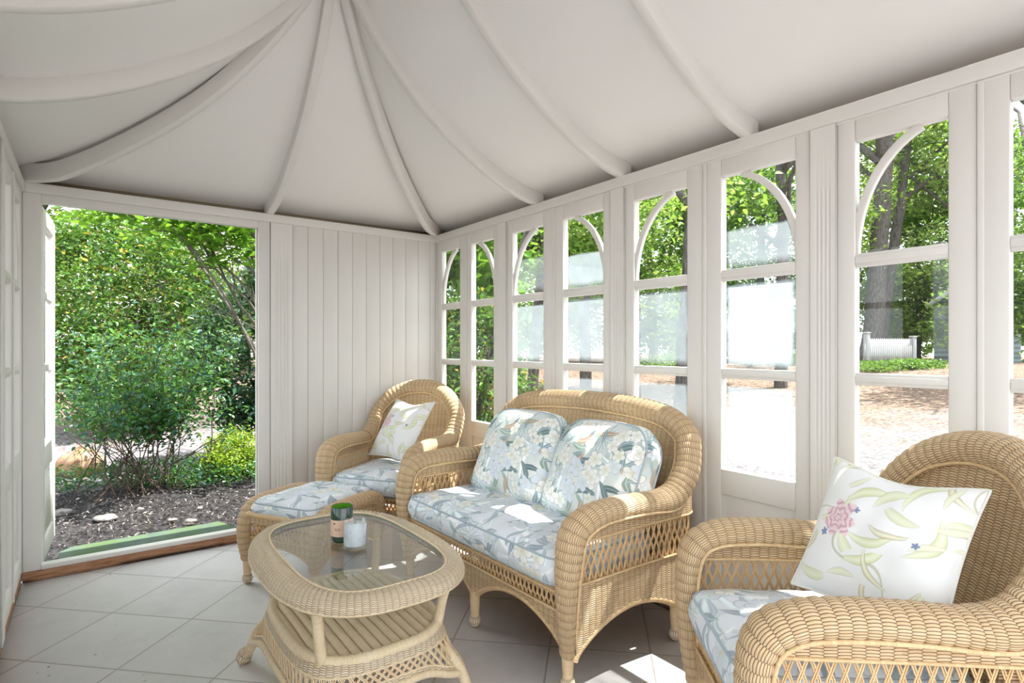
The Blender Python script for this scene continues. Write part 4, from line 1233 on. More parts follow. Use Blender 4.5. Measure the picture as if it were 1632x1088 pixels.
for k, (w_, zz) in enumerate(((.007, .075), (.010, .0735), (.006, .072))):
    aa = np.linspace(a - w_ / .08, a + w_ / .08, 6)
    mb.grid(np.stack([np.stack([.0409 * np.cos(aa), .0409 * np.sin(aa), np.full(6, zz)], -1), np.stack([.0409 * np.cos(aa), .0409 * np.sin(aa), np.full(6, zz + .0022)], -1)], 1))
mb.build('label_mark', M_INK, jar)
label_text('ELD', .0125, jar, .049, radians(226), .0409, M_INK)

glass = empty('candle_glass', (.772, 1.985, TZ)); tag(glass, 'clear glass tumbler of white candle wax in front of the green jar', 'candle glass')
mb = MB(); lathe(mb, [(0, .0), (.036, .0), (.041, .004), (.0415, .012), (.0415, .100), (.0410, .1012), (.0403, .100), (.0403, .014), (.03, .010), (0, .010)], 48)
mb.build('clear_glass', mat_solidglass('clear_glass', (0.985, 0.995, 0.99)), glass)
mb = MB(); lathe(mb, [(0, .0145), (.036, .0145), (.0399, .018), (.0399, .086), (.0390, .087), (0, .0865)], 48)
w_ = mb.build('candle_wax', mat_plain('white_wax', (0.74, 0.78, 0.86), .5, .3), glass); w_['label'] = 'white candle wax'
mb = MB(); mb.tube([(0, 0, .086), (0, 0, .093), (.001, 0, .097)], .0009, 6); mb.build('wick', M_INK, glass)
M_INKG = mat_plain('grey_ink', (0.45, 0.47, 0.52), .6, .1)
for rows, w_, off in (((.072, .066), 28, 0.0), ((.048, .042, .036), 20, .9)):
    mb = MB()
    for zz in rows:
        aa = np.linspace(radians(205), radians(205 + w_), 8) + off
        mb.grid(np.stack([np.stack([.0418 * np.cos(aa), .0418 * np.sin(aa), np.full(8, zz)], -1), np.stack([.0418 * np.cos(aa), .0418 * np.sin(aa), np.full(8, zz + .0012)], -1)], 1))
    mb.build('lettering', M_INKG, glass)
#OUTDOORS#
# ================================================================== OUTDOORS
_fw = np.array([sin(radians(36.7)), cos(radians(36.7))]); _rt = np.array([cos(radians(36.7)), -sin(radians(36.7))])
def at(px, t, y=None, z=None):
    """place in the garden t metres out along the bearing of a photo column; height from photo row or given"""
    xy = t * (_fw + _rt * (px - 816) / 904)
    zz = z if z is not None else (CH + (552 - y) / 904 * t if y is not None else ground_z(*xy))
    return np.array([xy[0], xy[1], zz])
def ground_z(x, y):
    d = np.hypot(x - 1, y - 1.5)
    r = np.clip((d - 8) / 9, 0, 1.4)
    return -0.12 + .50 * r + .02 * np.sin(x * 1.3) * np.cos(y * 1.1)

def mat_leaf(name, a, b, c=None, gloss=0.35, trans=0.35, cfrac=0.08):
    t = NT(name)
    ge = t.n('ShaderNodeNewGeometry')
    r = ge.outputs['Random Per Island']
    col = t.mix(r, a, b)
    if c is not None: col = t.mix(t.math('GREATER_THAN', t.math('FRACT', t.math('MULTIPLY', r, 17.3)), 1 - cfrac), col, c)
    p = t.bsdf(col, gloss, None, 0.5)
    tl = t.n('ShaderNodeBsdfTranslucent'); t.put(tl.inputs[0], t.mix(0.4, col, (0.22, 0.34, 0.03)))
    return t.done(t.mixs(trans, p, tl.outputs[0]))
L_CAM = mat_leaf('camellia_leaf', (0.02, 0.075, 0.02), (0.12, 0.27, 0.04), (0.50, 0.36, 0.05), 0.16, 0.3, 0.05)
L_DARK = mat_leaf('dark_glossy_leaf', (0.010, 0.04, 0.025), (0.03, 0.10, 0.05), None, 0.2, 0.2)
L_BRIGHT = mat_leaf('spring_leaf', (0.08, 0.23, 0.015), (0.19, 0.40, 0.03), None, 0.4, 0.5)
L_MID = mat_leaf('shrub_leaf', (0.03, 0.12, 0.03), (0.09, 0.24, 0.05), (0.03, 0.13, 0.10), 0.35, 0.4, .3)
L_LIME = mat_leaf('lime_leaf', (0.20, 0.34, 0.02), (0.40, 0.52, 0.06), None, 0.5, 0.5)
L_TREE = mat_leaf('tree_leaf', (0.09, 0.22, 0.03), (0.28, 0.43, 0.07), (0.38, 0.48, 0.12), 0.5, 0.5, .25)
L_TREE2 = mat_leaf('woodland_leaf', (0.035, 0.11, 0.022), (0.14, 0.28, 0.05), None, 0.5, 0.45)
def mat_bark(name, a, b):
    t = NT(name)
    mp = t.n('ShaderNodeMapping'); t.put(mp.inputs[0], t.coord()); mp.inputs['Scale'].default_value = (1, 1, .22)
    n, _ = t.noise(mp.outputs[0], 22, 5, .65)
    return t.done(t.bsdf(t.mix(t.maprange(n, .3, .7), a, b), .85, t.bump(n, .8, .03), .15))
BARK = mat_bark('grey_bark', (0.035, 0.03, 0.028), (0.17, 0.155, 0.145))
TWIG = mat_bark('twig_bark', (0.03, 0.02, 0.015), (0.10, 0.075, 0.055))
TAN = mat_bark('dry_twig', (0.16, 0.12, 0.09), (0.36, 0.30, 0.24))

def leaves(mb, P, size, updown=0.5, asp=0.45, rg=rng, along=None):
    n = len(P)
    nrm = rg.normal(size=(n, 3)); nrm[:, 2] = np.abs(nrm[:, 2]) + updown; nrm /= np.linalg.norm(nrm, axis=1)[:, None]
    ax = rg.normal(size=(n, 3)); ax -= nrm * np.sum(ax * nrm, 1)[:, None]; ax /= np.linalg.norm(ax, axis=1)[:, None]
    sd = np.cross(nrm, ax)
    l = (size * rg.uniform(.65, 1.25, n))[:, None]; w = l * asp
    base = P - ax * l * .5
    fold = nrm * w * .22; droop = -nrm * l * .12
    v = np.stack([base, base + ax * l * .30 + sd * w * .5 + fold, base + ax * l * .68 + sd * w * .40 + fold + droop * .5, base + ax * l + droop,
                  base + ax * l * .68 - sd * w * .40 + fold + droop * .5, base + ax * l * .30 - sd * w * .5 + fold], 1).reshape(-1, 3)
    k = np.arange(n)[:, None] * 6
    f = np.concatenate([k + np.array([[0, 1, 2, 3]]), k + np.array([[0, 3, 4, 5]])], 0)
    mb.add(v, f)
def blob_points(c, r, n, blobs, rg=rng, hollow=.55, bl=.34):
    """points bunched in tufts through an ellipsoid c, r"""
    c = np.array(c); r = np.array(r)
    d = rg.normal(size=(blobs, 3)); d /= np.linalg.norm(d, axis=1)[:, None]
    rad = rg.uniform(hollow, 1, blobs)[:, None]
    bc = d * rad
    i = rg.integers(0, blobs, n)
    q = rg.normal(size=(n, 3)) * bl * .5
    return c + (bc[i] + q) * r
def branchy(mb, base, top, r0, r1, n=10, wig=.04, rg=rng, seg=8):
    base, top = np.array(base, float), np.array(top, float)
    t = np.linspace(0, 1, n)[:, None]
    L = np.linalg.norm(top - base)
    p = base + (top - base) * t + np.cumsum(rg.normal(size=(n, 3)) * wig * L / n, 0) * np.array([1, 1, .3])
    mb.tube(p, np.linspace(r0, r1, n), seg, caps=False)
    return p

# ---- ground
def mat_ground():
    t = NT('garden_ground'); c = t.coord()
    x, y, z = t.sep(c)
    n, _ = t.noise(c, .8, 4); n2, _ = t.noise(c, 9, 5, .7); n3, _ = t.noise(c, 45, 3, .7)
    v = t.n('ShaderNodeTexVoronoi'); t.put(v.inputs['Vector'], c); v.inputs['Scale'].default_value = 22
    chips = t.mix(t.sep(v.outputs['Color'])[0], (0.05, 0.04, 0.04), (0.28, 0.265, 0.285))
    pale = t.mix(t.math('MULTIPLY', n2, .7), chips, (0.20, 0.185, 0.205))
    leafy = t.mix(t.sep(v.outputs['Color'])[1], (0.06, 0.038, 0.03), (0.30, 0.21, 0.17))
    d = t.vmath('LENGTH', t.vmath('SUBTRACT', c, (1, 1.5, 0)))
    far = t.maprange(t.math('ADD', d, t.math('MULTIPLY', n, 6)), 10.5, 15.0)
    col = t.mix(far, pale, leafy)
    col = t.mix(t.math('MULTIPLY', t.maprange(n2, .56, .66), .5), col, (0.11, 0.16, 0.04))
    return t.done(t.bsdf(col, .9, t.bump(n3, .7, .02), .1))
gx = np.linspace(-40, 46, 120); gy = np.linspace(-30, 50, 120)
GX, GY = np.meshgrid(gx, gy, indexing='ij')
mb = MB(); mb.grid(np.dstack([GX, GY, ground_z(GX, GY)]))
struct(mb.build('ground', mat_ground()), 'pale leaf-strewn garden ground outside')

def mat_mulch():
    t = NT('dark_mulch'); c = t.coord()
    n, _ = t.noise(c, 50, 4, .7); n2, _ = t.noise(c, 3, 3)
    v = t.n('ShaderNodeTexVoronoi'); t.put(v.inputs['Vector'], c); v.inputs['Scale'].default_value = 40
    col = t.mix(t.sep(v.outputs['Color'])[0], (0.012, 0.011, 0.012), (0.06, 0.055, 0.058))
    return t.done(t.bsdf(col, .8, t.bump(t.math('ADD', n, v.outputs['Distance']), 1.0, .03), .25))
mb = MB()
xx = np.linspace(-3.2, 3.2, 90); yy = np.linspace(3.99, 6.75, 60); XX, YY = np.meshgrid(xx, yy, indexing='ij')
edge = np.clip((6.75 - YY) / .35, 0, 1) * np.clip((3.2 - np.abs(XX)) / .3, 0, 1)
ZZ = -.085 + .02 * np.sin(XX * 5 + YY * 3) * .5 + .01 * rng.normal(size=XX.shape) * edge - .08 * (1 - edge)
mb.grid(np.dstack([XX, YY, ZZ]))
struct(mb.build('mulch_bed', mat_mulch()), 'dark mulch bed outside the doorway')
# loose chips
n = 9000
P = np.c_[rng.uniform(-1.2, 2.6, n), 4.0 + rng.uniform(0, 1, n) ** 1.1 * 2.6, np.full(n, -.068) + rng.uniform(-.01, .012, n)]
slab = ~((P[:, 0] > -.20) & (P[:, 0] < .86) & (P[:, 1] > 4.0) & (P[:, 1] < 4.63)); P = P[slab]
mb = MB(); leaves(mb, P, .028, 1.6, .28)
def mat_chip():
    t = NT('bark_chip'); ge = t.n('ShaderNodeNewGeometry')
    col = t.ramp(ge.outputs['Random Per Island'], [(0, (0.02, 0.018, 0.018)), (.6, (0.10, 0.085, 0.08)), (.93, (0.22, 0.18, 0.16)), (1, (0.55, 0.50, 0.46))])
    return t.done(t.bsdf(col, .75, None, .3))
o = mb.build('mulch_chips', mat_chip(), smooth=False); tag(o, 'loose dark bark chips scattered over the bed outside the doorway', 'mulch', kind='stuff')
# stone step
def mat_stone(name, a, b, moss=None):
    t = NT(name); c = t.coord(); n, _ = t.noise(c, 8, 5, .6); n2, _ = t.noise(c, 60, 3)
    col = t.mix(t.maprange(n, .35, .65), a, b)
    if moss: col = t.mix(t.maprange(t.noise(c, 4, 4)[0], .42, .6), col, moss)
    return t.done(t.bsdf(col, .85, t.bump(n2, .5, .01), .2))
mb = MB()
pts = np.array([(-.13, 4.02), (-.15, 4.50), (-.09, 4.58), (.76, 4.60), (.84, 4.36), (.86, 4.02)])
for z0, z1 in ((-.14, -.045),):
    k = len(pts); lo_ = np.c_[pts, np.full(k, z0)]; hi_ = np.c_[pts, np.full(k, z1)]
    V = np.vstack([lo_, hi_]); mb.add(V, [(i, i + k, (i + 1) % k + k, (i + 1) % k) for i in range(k)])
    c = np.vstack([hi_, [[.35, 4.3, z1 + .003]]]); mb.tri(c, [((i + 1) % k, i, k) for i in range(k)])
o = mb.build('stepping_slab', mat_stone('mossy_stone', (0.055, 0.085, 0.065), (0.095, 0.13, 0.10), (0.065, 0.105, 0.045)), smooth=False, bevel=.008)
tag(o, 'flat mossy green stone step just outside the doorway', 'stone step')
# stones on the mulch
def rock(name, c, r, mat, label, group=None, seed=0):
    rg = np.random.default_rng(seed)
    ph = np.linspace(-pi / 2, pi / 2, 14); th = np.linspace(0, 2 * pi, 20, endpoint=False)
    k = rg.uniform(-.14, .14, (5,))
    P = np.zeros((14, 20, 3))
    for i, a in enumerate(ph):
        for j, b in enumerate(th):
            w = 1 + k[0] * sin(2 * b + 1) + k[1] * sin(3 * b) * cos(a) + k[2] * sin(4 * a + b) + k[3] * cos(5 * b) * .4
            P[i, j] = (r[0] * cos(a) * cos(b) * w, r[1] * cos(a) * sin(b) * w, r[2] * sin(a) * w)
    mb = MB(); mb.grid(P, closed_v=True)
    o = mb.build(name, mat); o.location = c
    tag(o, label, 'stone', group); return o
GREY = mat_stone('grey_stone', (0.12, 0.115, 0.11), (0.24, 0.225, 0.215)); ORNG = mat_stone('sandstone', (0.24, 0.13, 0.07), (0.40, 0.28, 0.19))
def on_bed(px, y, zz=-.07):
    t_ = (CH - zz) * 904 / (y - 552); p = at(px, t_, z=zz); return p
for (px, y, r, lb, sd) in [(168, 826, (.075, .05, .03), 'large flat grey stone on the mulch', 1), (100, 816, (.07, .05, .028), 'oval grey stone at the left of the mulch by the door leaf', 2),
                           (223, 812, (.03, .025, .02), 'small pale stone near the shrub stems', 3), (303, 832, (.042, .03, .025), 'rounded grey stone behind the far end of the step', 4), (318, 810, (.022, .018, .015), 'tiny pale stone at the right of the mulch', 5), (275, 828, (.035, .02, .012), 'thin pale stone flake left of the rounded grey stone', 6)]:
    rock('stone', on_bed(px, y), r, GREY, lb, None, sd)
p = on_bed(130, 752, -.1); rock('boulder', (p[0], p[1], -.02), (.24, .2, .17), ORNG, 'sandy orange boulder beyond the shrub on the left', None, 11)

# ---- shrubs seen through the doorway
def shrub(name, label, cat, c, r, n, blobs, size, mat, stems=None, asp=.45, ud=.5, hollow=.55, bl=.34, seed=1, stem_mat=None):
    rg = np.random.default_rng(seed)
    root = empty(name, (c[0], c[1], float(ground_z(c[0], c[1]))))
    off = np.array([c[0], c[1], float(ground_z(c[0], c[1]))])
    mb = MB(); leaves(mb, blob_points(c, r, n, blobs, rg, hollow, bl) - off, size, ud, asp, rg); mb.build('foliage', mat, root)
    mb = MB()
    k = stems or 7
    for i in range(k):
        a = rg.uniform(0, 2 * pi); q = rg.uniform(.3, .9)
        tip = np.array([c[0] + cos(a) * r[0] * q, c[1] + sin(a) * r[1] * q, c[2] + r[2] * rg.uniform(-.1, .8)])
        branchy(mb, (rg.uniform(-.06, .06), rg.uniform(-.06, .06), -.05), tip - off, .018, .005, 9, .10, rg, 6)
    mb.build('stems', stem_mat or TWIG, root)
    return tag(root, label, cat)
shrub('camellia_bush', 'big rounded glossy camellia bush filling the left of the doorway view', 'bush', at(185, 8.7, y=505), (1.5, 1.1, 1.45), 22000, 300, .085, L_CAM, bl=.2, seed=3, hollow=.78)
shrub('laurel_bush', 'dark blue-green glossy bush at the right of the doorway view', 'bush', at(420, 6.9, y=560), (.85, .8, 1.0), 9000, 150, .08, L_DARK, bl=.22, seed=4, hollow=.7)
shrub('lime_shrub', 'low yellow-green shrub right of the bare-stemmed shrub', 'bush', at(378, 5.9, y=722), (.34, .3, .26), 4200, 70, .034, L_LIME, bl=.35, seed=5, asp=.5)

def open_shrub():
    rg = np.random.default_rng(12)
    b = on_bed(228, 786, -.08)
    root = empty('open_shrub', b)
    sm = MB(); tips = []
    for i in range(34):
        px = rg.uniform(60, 400); y = rg.uniform(500, 690) + abs(px - 230) * .10; t = rg.uniform(4.9, 6.3)
        tip = at(px, t, y=y) - b
        b0 = np.array([rg.normal() * .20, rg.normal() * .10, 0])
        p = branchy(sm, b0, tip, .0062, .0022, 12, .2, rg, 6)
        tips.append(p[4:])
        for j in range(3):
            k = rg.integers(3, 9); q = p[k] + (tip - b0) * rg.uniform(.15, .35) + rg.normal(size=3) * .13
            pp = branchy(sm, p[k], q, .004, .0016, 6, .12, rg, 5); tips.append(pp[1:])
    sm.build('stems', TWIG, root)
    T = np.vstack(tips); T = T[T[:, 2] > .52]
    i = rg.integers(0, len(T), 5600)
    P = T[i] + rg.normal(size=(5600, 3)) * .085
    mb = MB(); leaves(mb, P, .058, .7, .5, rg); mb.build('foliage', L_MID, root)
    return tag(root, 'open shrub of many thin bare stems rising from the mulch', 'bush')
open_shrub()

def stem_tree():
    rg = np.random.default_rng(21)
    b = at(490, 5.6, z=-.1)
    root = empty('multi_stem_tree', b)
    sm = MB(); pts = []
    spec = [(408, 578, 318, 420, 250, 330), (402, 500, 330, 400, 285, 330), (408, 520, 345, 430, 300, 335), (410, 470, 370, 410, 320, 335), (414, 450, 375, 380, 345, 330), (412, 420, 385, 370, 360, 330),
            (420, 560, 372, 470, 318, 350), (425, 480, 395, 400, 375, 330), (430, 440, 405, 380, 390, 330), (416, 610, 352, 460, 262, 345)]
    for (x1, y1, x2, y2, x3, y3) in spec:
        t = rg.uniform(4.9, 5.5)
        P = [np.array([rg.normal() * .08, rg.normal() * .06, 0]), at(x1 + 12, t + .15, y=y1) - b, at(x2, t, y=y2) - b, at(x3, t - .15, y=y3) - b]
        end = P[-1] + (P[-1] - P[-2]) * .8 + np.array([0, 0, .05]); P.append(end)
        C, _ = catmull(P, 26)
        sm.tube(C, np.linspace(.017, .007, 26), 7, caps=False); pts.append(C[10:])
        for j in range(4):
            k = rg.integers(11, 23); d = (C[k] - C[k - 3]); d /= np.linalg.norm(d)
            q = C[k] + (d + rg.normal(size=3) * .4 + np.array([-.5, -.2, -.05])) * rg.uniform(.3, .7)
            pp = branchy(sm, C[k], q, .005, .002, 7, .1, rg, 5); pts.append(pp)
    # long arching twigs reaching left across the top of the doorway
    for i in range(16):
        px = rg.uniform(85, 330); t = rg.uniform(4.5, 5.3)
        a_ = at(px + 130, t, y=rg.uniform(318, 350)) - b; c_ = at(px, t, y=rg.uniform(330, 352) + max(0, px - 180) * .30) - b
        pp = branchy(sm, a_, c_, .006, .002, 9, .08, rg, 5); pts.append(pp)
    sm.build('stems', mat_bark('smooth_grey_bark', (0.06, 0.055, 0.045), (0.17, 0.16, 0.13)), root)
    T = np.vstack(pts); i = rg.integers(0, len(T), 3600)
    P = T[i] + rg.normal(size=(3600, 3)) * np.array([.10, .10, .045])
    # the lower stems stay bare
    w = P + b; r_ = (w[:, :2] @ _rt) / (w[:, :2] @ _fw); row = 552 - (w[:, 2] - CH) / (w[:, :2] @ _fw) * 904
    col_ = 816 + 904 * r_
    keep = row < 372 + 45 * np.clip((col_ - 120) / 150, 0, 1) * rg.uniform(.4, 1.3, len(P))
    mb = MB(); leaves(mb, P[keep], .085, 1.6, .5, rg); mb.build('foliage', L_BRIGHT, root)
    return tag(root, 'many-stemmed grey tree leaning over the doorway from the right', 'tree')
stem_tree()

# green carpet between the bed and the path
rg = np.random.default_rng(31); n = 7000
P = np.c_[rg.uniform(-.9, 2.6, n), rg.uniform(5.9, 7.0, n), rg.uniform(-.1, .09, n)]
P[:, 2] *= 1; keep = (P[:, 1] > 6.15 + .35 * np.sin(P[:, 0] * 2.3 + 2) - .25 * np.clip(P[:, 0] - .4, 0, 1.5)) ; P = P[keep]
mb = MB(); leaves(mb, P, .048, .8, .42, rg); o = mb.build('ground_cover', L_MID); tag(o, 'low green ground cover along the far edge of the mulch', 'ground cover', kind='stuff')

# ---- trees
def tree(name, label, px, t, h, r0, crown, leafn, lsize, mat, lean=(0, 0), seed=0, forks=4, bare=0, trunk_mat=None, blobs=90, twigs=30, bl=.22):
    """trunk on the bearing of column px; crown = list of (dx,dy,dz_abs, rx,ry,rz)"""
    rg = np.random.default_rng(seed)
    b = at(px, t); root = empty(name, b)
    sm = MB()
    lx = _rt[0] * lean[0] + _fw[0] * lean[1]; ly = _rt[1] * lean[0] + _fw[1] * lean[1]
    tip = np.array([lx * h, ly * h, h])
    p = branchy(sm, (0, 0, -.2), tip, r0, r0 * .45, 16, .05, rg, 12)
    ends = []
    for i in range(forks):
        k = rg.integers(6, 15); a = rg.uniform(0, 2 * pi); L = h * rg.uniform(.3, .55)
        q = p[k] + np.array([cos(a) * L * .7, sin(a) * L * .7, L * .65])
        pp = branchy(sm, p[k], q, r0 * .42, r0 * .12, 10, .18, rg, 8); ends.append(pp)
    for i in range(twigs * (3 if bare else 1)):
        e = ends[rg.integers(0, len(ends))] if ends else p
        k = rg.integers(1, len(e)); a = rg.normal(size=3); a[2] *= .4; L = rg.uniform(.6, 1.9)
        branchy(sm, e[k], e[k] + a / np.linalg.norm(a) * L, .014, .004, 8, .3, rg, 4)
    sm.build('trunk', trunk_mat or BARK, root)
    if leafn:
        mb = MB(); per = leafn // len(crown)
        for (dx, dy, dz, rx, ry, rz) in crown:
            c = np.array([_rt[0] * dx + _fw[0] * dy + lx * dz, _rt[1] * dx + _fw[1] * dy + ly * dz, dz])
            leaves(mb, blob_points(c, (rx, ry, rz), per, blobs, rg, .25, bl), lsize, .8, .6, rg)
        mb.build('foliage', mat, root)
    return tag(root, label, 'tree')
TREES = [
 ('garden_tree', 'thick grey trunk nearest the sofa windows, leaning slightly right', 1086, 9.5, 8, .17, [(-.6, .3, 4.6, 2.3, 2, 1.5), (-1.6, 1, 3.0, 1.0, 1.1, .9)], 5000, .13, L_TREE, (.03, 0), 41, 5, 0),
 ('twin_trunk_tree', 'tall grey tree behind the picket fence, heavy trunk leaning right', 1379, 24, 16, .42, [(.4, 1, 10.2, 3.4, 3, 2.6), (-2, 0, 5.6, 2, 2, 1.6)], 7000, .17, L_TREE, (.10, 0), 42, 8, 1),
 ('slender_tree', 'thinner grey trunk beside the heavy one at the picket fence', 1398, 25, 15, .26, [(1.6, 0, 9.8, 2.6, 2, 2)], 3500, .17, L_TREE, (.13, 0), 43, 5, 1),
 ('spreading_tree', 'spreading tree with pale branches through the second window from the right fluted pilaster', 1243, 14, 9, .16, [(-.5, .8, 5.4, 2.6, 2, 1.9), (-1.9, 0, 4.0, 1.4, 1.2, 1.0)], 5200, .14, L_TREE2, (.02, 0), 44, 9, 1),
 ('garden_tree', 'dark slim trunk seen through the second window from the corner', 779, 11, 8, .11, [(.2, .5, 4.8, 2, 2, 1.6), (-.5, 0, 3.5, 1.0, 1, .8)], 5200, .12, L_BRIGHT, (0, 0), 45, 5, 0),
 ('garden_tree', 'crooked tree behind the fogged third window from the corner', 846, 12.5, 8, .13, [(.4, .5, 5, 2.0, 2, 1.7), (-.3, .5, 3.6, 1.2, 1, .8)], 4500, .13, L_TREE, (.06, 0), 46, 7, 1),
 ('garden_tree', 'leafy tree behind the half-fogged fourth window from the corner', 935, 14.5, 9, .16, [(0, 0, 5, 2.6, 2, 2.0), (.5, 0, 3.2, 1.6, 1.4, 1.0)], 6500, .14, L_TREE2, (0, 0), 47, 5, 0),
 ('garden_tree', 'pale green young tree left of the picket fence', 1335, 29, 9, .14, [(0, 0, 4.2, 3.0, 2, 2.2)], 5000, .17, L_TREE, (0, 0), 48, 5, 0),
 ('garden_tree', 'thin dark trunk in full leaf right of the picket fence', 1466, 27, 12, .12, [(.4, 0, 3.4, 1.7, 2, 1.7), (.2, 0, 6.6, 2.4, 2, 1.9)], 8500, .15, L_TREE2, (0, 0), 49, 5, 0),
 ('garden_tree', 'leafy tree at the right edge of the picture beyond the last window', 1650, 13, 9, .13, [(0, 0, 4.2, 2.2, 2, 2.4), (0, .5, 2.0, 1.4, 1.4, .9)], 7500, .12, L_TREE2, (-.02, 0), 50, 8, 1),
 ('woodland_tree', 'bright green woodland tree far behind the trunk nearest the sofa', 1040, 24, 13, .2, [(0, 0, 3.4, 3.6, 3, 2.4), (0, 0, 7, 4.0, 3, 2.6)], 9000, .19, L_TREE, (0, 0), 51, 5, 0),
 ('woodland_tree', 'woodland tree far behind the picket fence', 1425, 30, 14, .22, [(0, 0, 4.0, 5, 3, 3.0), (0, 0, 9, 5.0, 3, 2.8)], 10000, .23, L_TREE, (0, 0), 52, 6, 0),
 ('woodland_tree', 'woodland tree far off behind the spreading pale-branched tree', 1210, 27, 13, .2, [(0, 0, 3.6, 4.6, 3, 2.8), (0, 0, 8, 4.6, 3, 2.6)], 9500, .22, L_TREE2, (0, 0), 53, 6, 0),
 ('woodland_tree', 'far woodland tree showing between the third and fourth windows', 880, 24, 13, .2, [(0, 0, 3.4, 4.0, 3, 2.6), (0, 0, 7.6, 4.4, 3, 2.6)], 9500, .2, L_TREE, (0, 0), 54, 6, 0),
 ('woodland_tree', 'far woodland tree showing in the windows next to the corner', 745, 19, 11, .17, [(0, 0, 3.2, 3.0, 3, 2.2), (0, 0, 6.6, 3.2, 3, 2.4)], 9000, .16, L_TREE2, (0, 0), 55, 6, 0),
 ('woodland_tree', 'far woodland tree at the extreme right beyond the last window', 1610, 26, 13, .2, [(0, 0, 4.0, 5, 3, 3.2), (0, 0, 9, 5.0, 3, 2.8)], 10000, .21, L_TREE2, (0, 0), 56, 6, 0),
 ('woodland_tree', 'woodland tree filling the gap right of the far fence tree', 1530, 24, 12, .2, [(0, 0, 3.6, 3.2, 3, 2.8), (0, 0, 8, 4.2, 3, 2.6)], 8500, .19, L_TREE, (0, 0), 57, 6, 0),
 ('woodland_tree', 'woodland tree far behind the thick trunk, towards the fluted pilaster', 1120, 30, 14, .2, [(0, 0, 3.8, 4.2, 3, 3.0), (0, 0, 9, 5.0, 3, 3.0)], 9000, .24, L_TREE2, (0, 0), 58, 6, 0),
 ('woodland_tree', 'sunlit woodland tree far behind the camellia bush', 235, 17, 10, .14, [(0, 0, 3.2, 3.6, 3, 2.2), (0, 0, 6.8, 3.6, 3, 2.2)], 9500, .15, L_TREE, (0, 0), 59, 6, 1),
 ('woodland_tree', 'dark woodland tree far behind the leaning grey stems', 395, 19, 10, .16, [(0, 0, 3.0, 3.2, 3, 2.4), (0, 0, 6.8, 3.4, 3, 2.2)], 9500, .15, L_TREE2, (0, 0), 60, 6, 0),
 ('woodland_tree', 'pale woodland tree at the far left behind the open door leaf', 60, 16, 10, .14, [(0, 0, 3.4, 3.0, 3, 2.4), (0, 0, 6.8, 3.0, 3, 2.2)], 7500, .15, L_TREE, (0, 0), 61, 6, 1),
]
for (nm, lb, px, t, h, r0, crown, ln, ls, mt, lean, sd, fk, bare) in TREES:
    if nm == 'woodland_tree': crown = crown + [(0, -1.0, 1.5, crown[0][3] * .95, 1.6, 1.5)]; ln = int(ln * 1.35)
    tree(nm, lb, px, t, h, r0, crown, ln, ls, mt, lean, sd, fk, bare)
# dry twiggy shrub between the two dark bushes
def twiggy():
    rg = np.random.default_rng(77); b = at(300, 10.5); root = empty('bare_twig_shrub', b); mb = MB(); thick = MB()
    for i in range(300):
        a = at(rg.uniform(262, 352), rg.uniform(9.6, 11.2), y=rg.uniform(390, 600)) - b; d = rg.normal(size=3) * np.array([.6, .6, .5])
        branchy(mb, a, a + d * .9, .008, .003, 7, .35, rg, 4)
    for i in range(6): branchy(thick, (rg.normal() * .1, rg.normal() * .1, -.05), at(rg.uniform(275, 330), 10.4, y=rg.uniform(390, 440)) - b, .045, .012, 14, .12, rg, 7)
    mb.build('twigs', TAN, root); thick.build('stems', mat_bark('red_bark', (0.28, 0.15, 0.10), (0.50, 0.32, 0.24)), root)
    return tag(root, 'dry tan twiggy shrub between the camellia and the dark bush', 'bush')
twiggy()
shrub('evergreen_bush', 'glossy dark evergreen bush just outside the two corner windows', 'bush', at(752, 6.6, y=610), (.75, .7, .95), 8500, 130, .075, L_CAM, bl=.25, seed=8, hollow=.7)
shrub('overhanging_maple', 'bright maple leaves hanging outside the top of the corner windows', 'tree', at(742, 7.2, y=400), (1.0, .8, .55), 2600, 50, .15, L_BRIGHT, bl=.3, seed=9, asp=.85)
def maple_spray():  # branch and leaves added above the view to block sun at the corner
    rg = np.random.default_rng(99); b = at(742, 7.2); root = empty('shading_branch', b); sm = MB()
    p = branchy(sm, (0, 0, 0), np.array([3.6, 4.3, 3.5]) - b, .05, .02, 12, .06, rg, 7); q = branchy(sm, p[-1], np.array([2.8, 3.45, 3.3]) - b, .018, .006, 8, .08, rg, 6)
    sm.build('branch', BARK, root); mb = MB()
    leaves(mb, blob_points(np.array([2.92, 3.52, 3.35]) - b, (.42, .2, .16), 700, 24, rg, .1, .4), .12, 1.5, .8, rg); mb.build('foliage', L_BRIGHT, root)
    tag(root, 'slim maple with an unseen branch added to shade the corner windows', 'tree')
maple_spray()
def shade_tree():  # added out of view; leaf clumps keep sun off the near chair
    rg = np.random.default_rng(103); b = np.array([4.3, -1.6, float(ground_z(4.3, -1.6))]); root = empty('shade_tree', b); sm = MB()
    p = branchy(sm, (0, 0, -.1), np.array([4.1, -1.2, 5.0]) - b, .09, .04, 14, .04, rg, 9); branchy(sm, p[9], np.array([3.2, -.4, 3.5]) - b, .03, .01, 8, .08, rg, 6); branchy(sm, p[10], np.array([3.25, .35, 3.88]) - b, .03, .01, 8, .08, rg, 6)
    sm.build('trunk', BARK, root); mb = MB()
    leaves(mb, blob_points(np.array([3.25, -.26, 3.52]) - b, (.75, .34, .16), 5200, 60, rg, .1, .35), .12, 2.0, .7, rg)
    leaves(mb, blob_points(np.array([3.25, .36, 3.90]) - b, (.5, .15, .12), 1100, 40, rg, .1, .35), .10, 2.0, .7, rg)
    leaves(mb, blob_points(np.array([4.1, -1.4, 5.0]) - b, (1.1, 1.0, .7), 2500, 60, rg, .1, .35), .12, 1.0, .7, rg); mb.build('foliage', L_BRIGHT, root)
    tag(root, 'unseen tree added to shade the windows beside the foreground armchair', 'tree')
shade_tree()
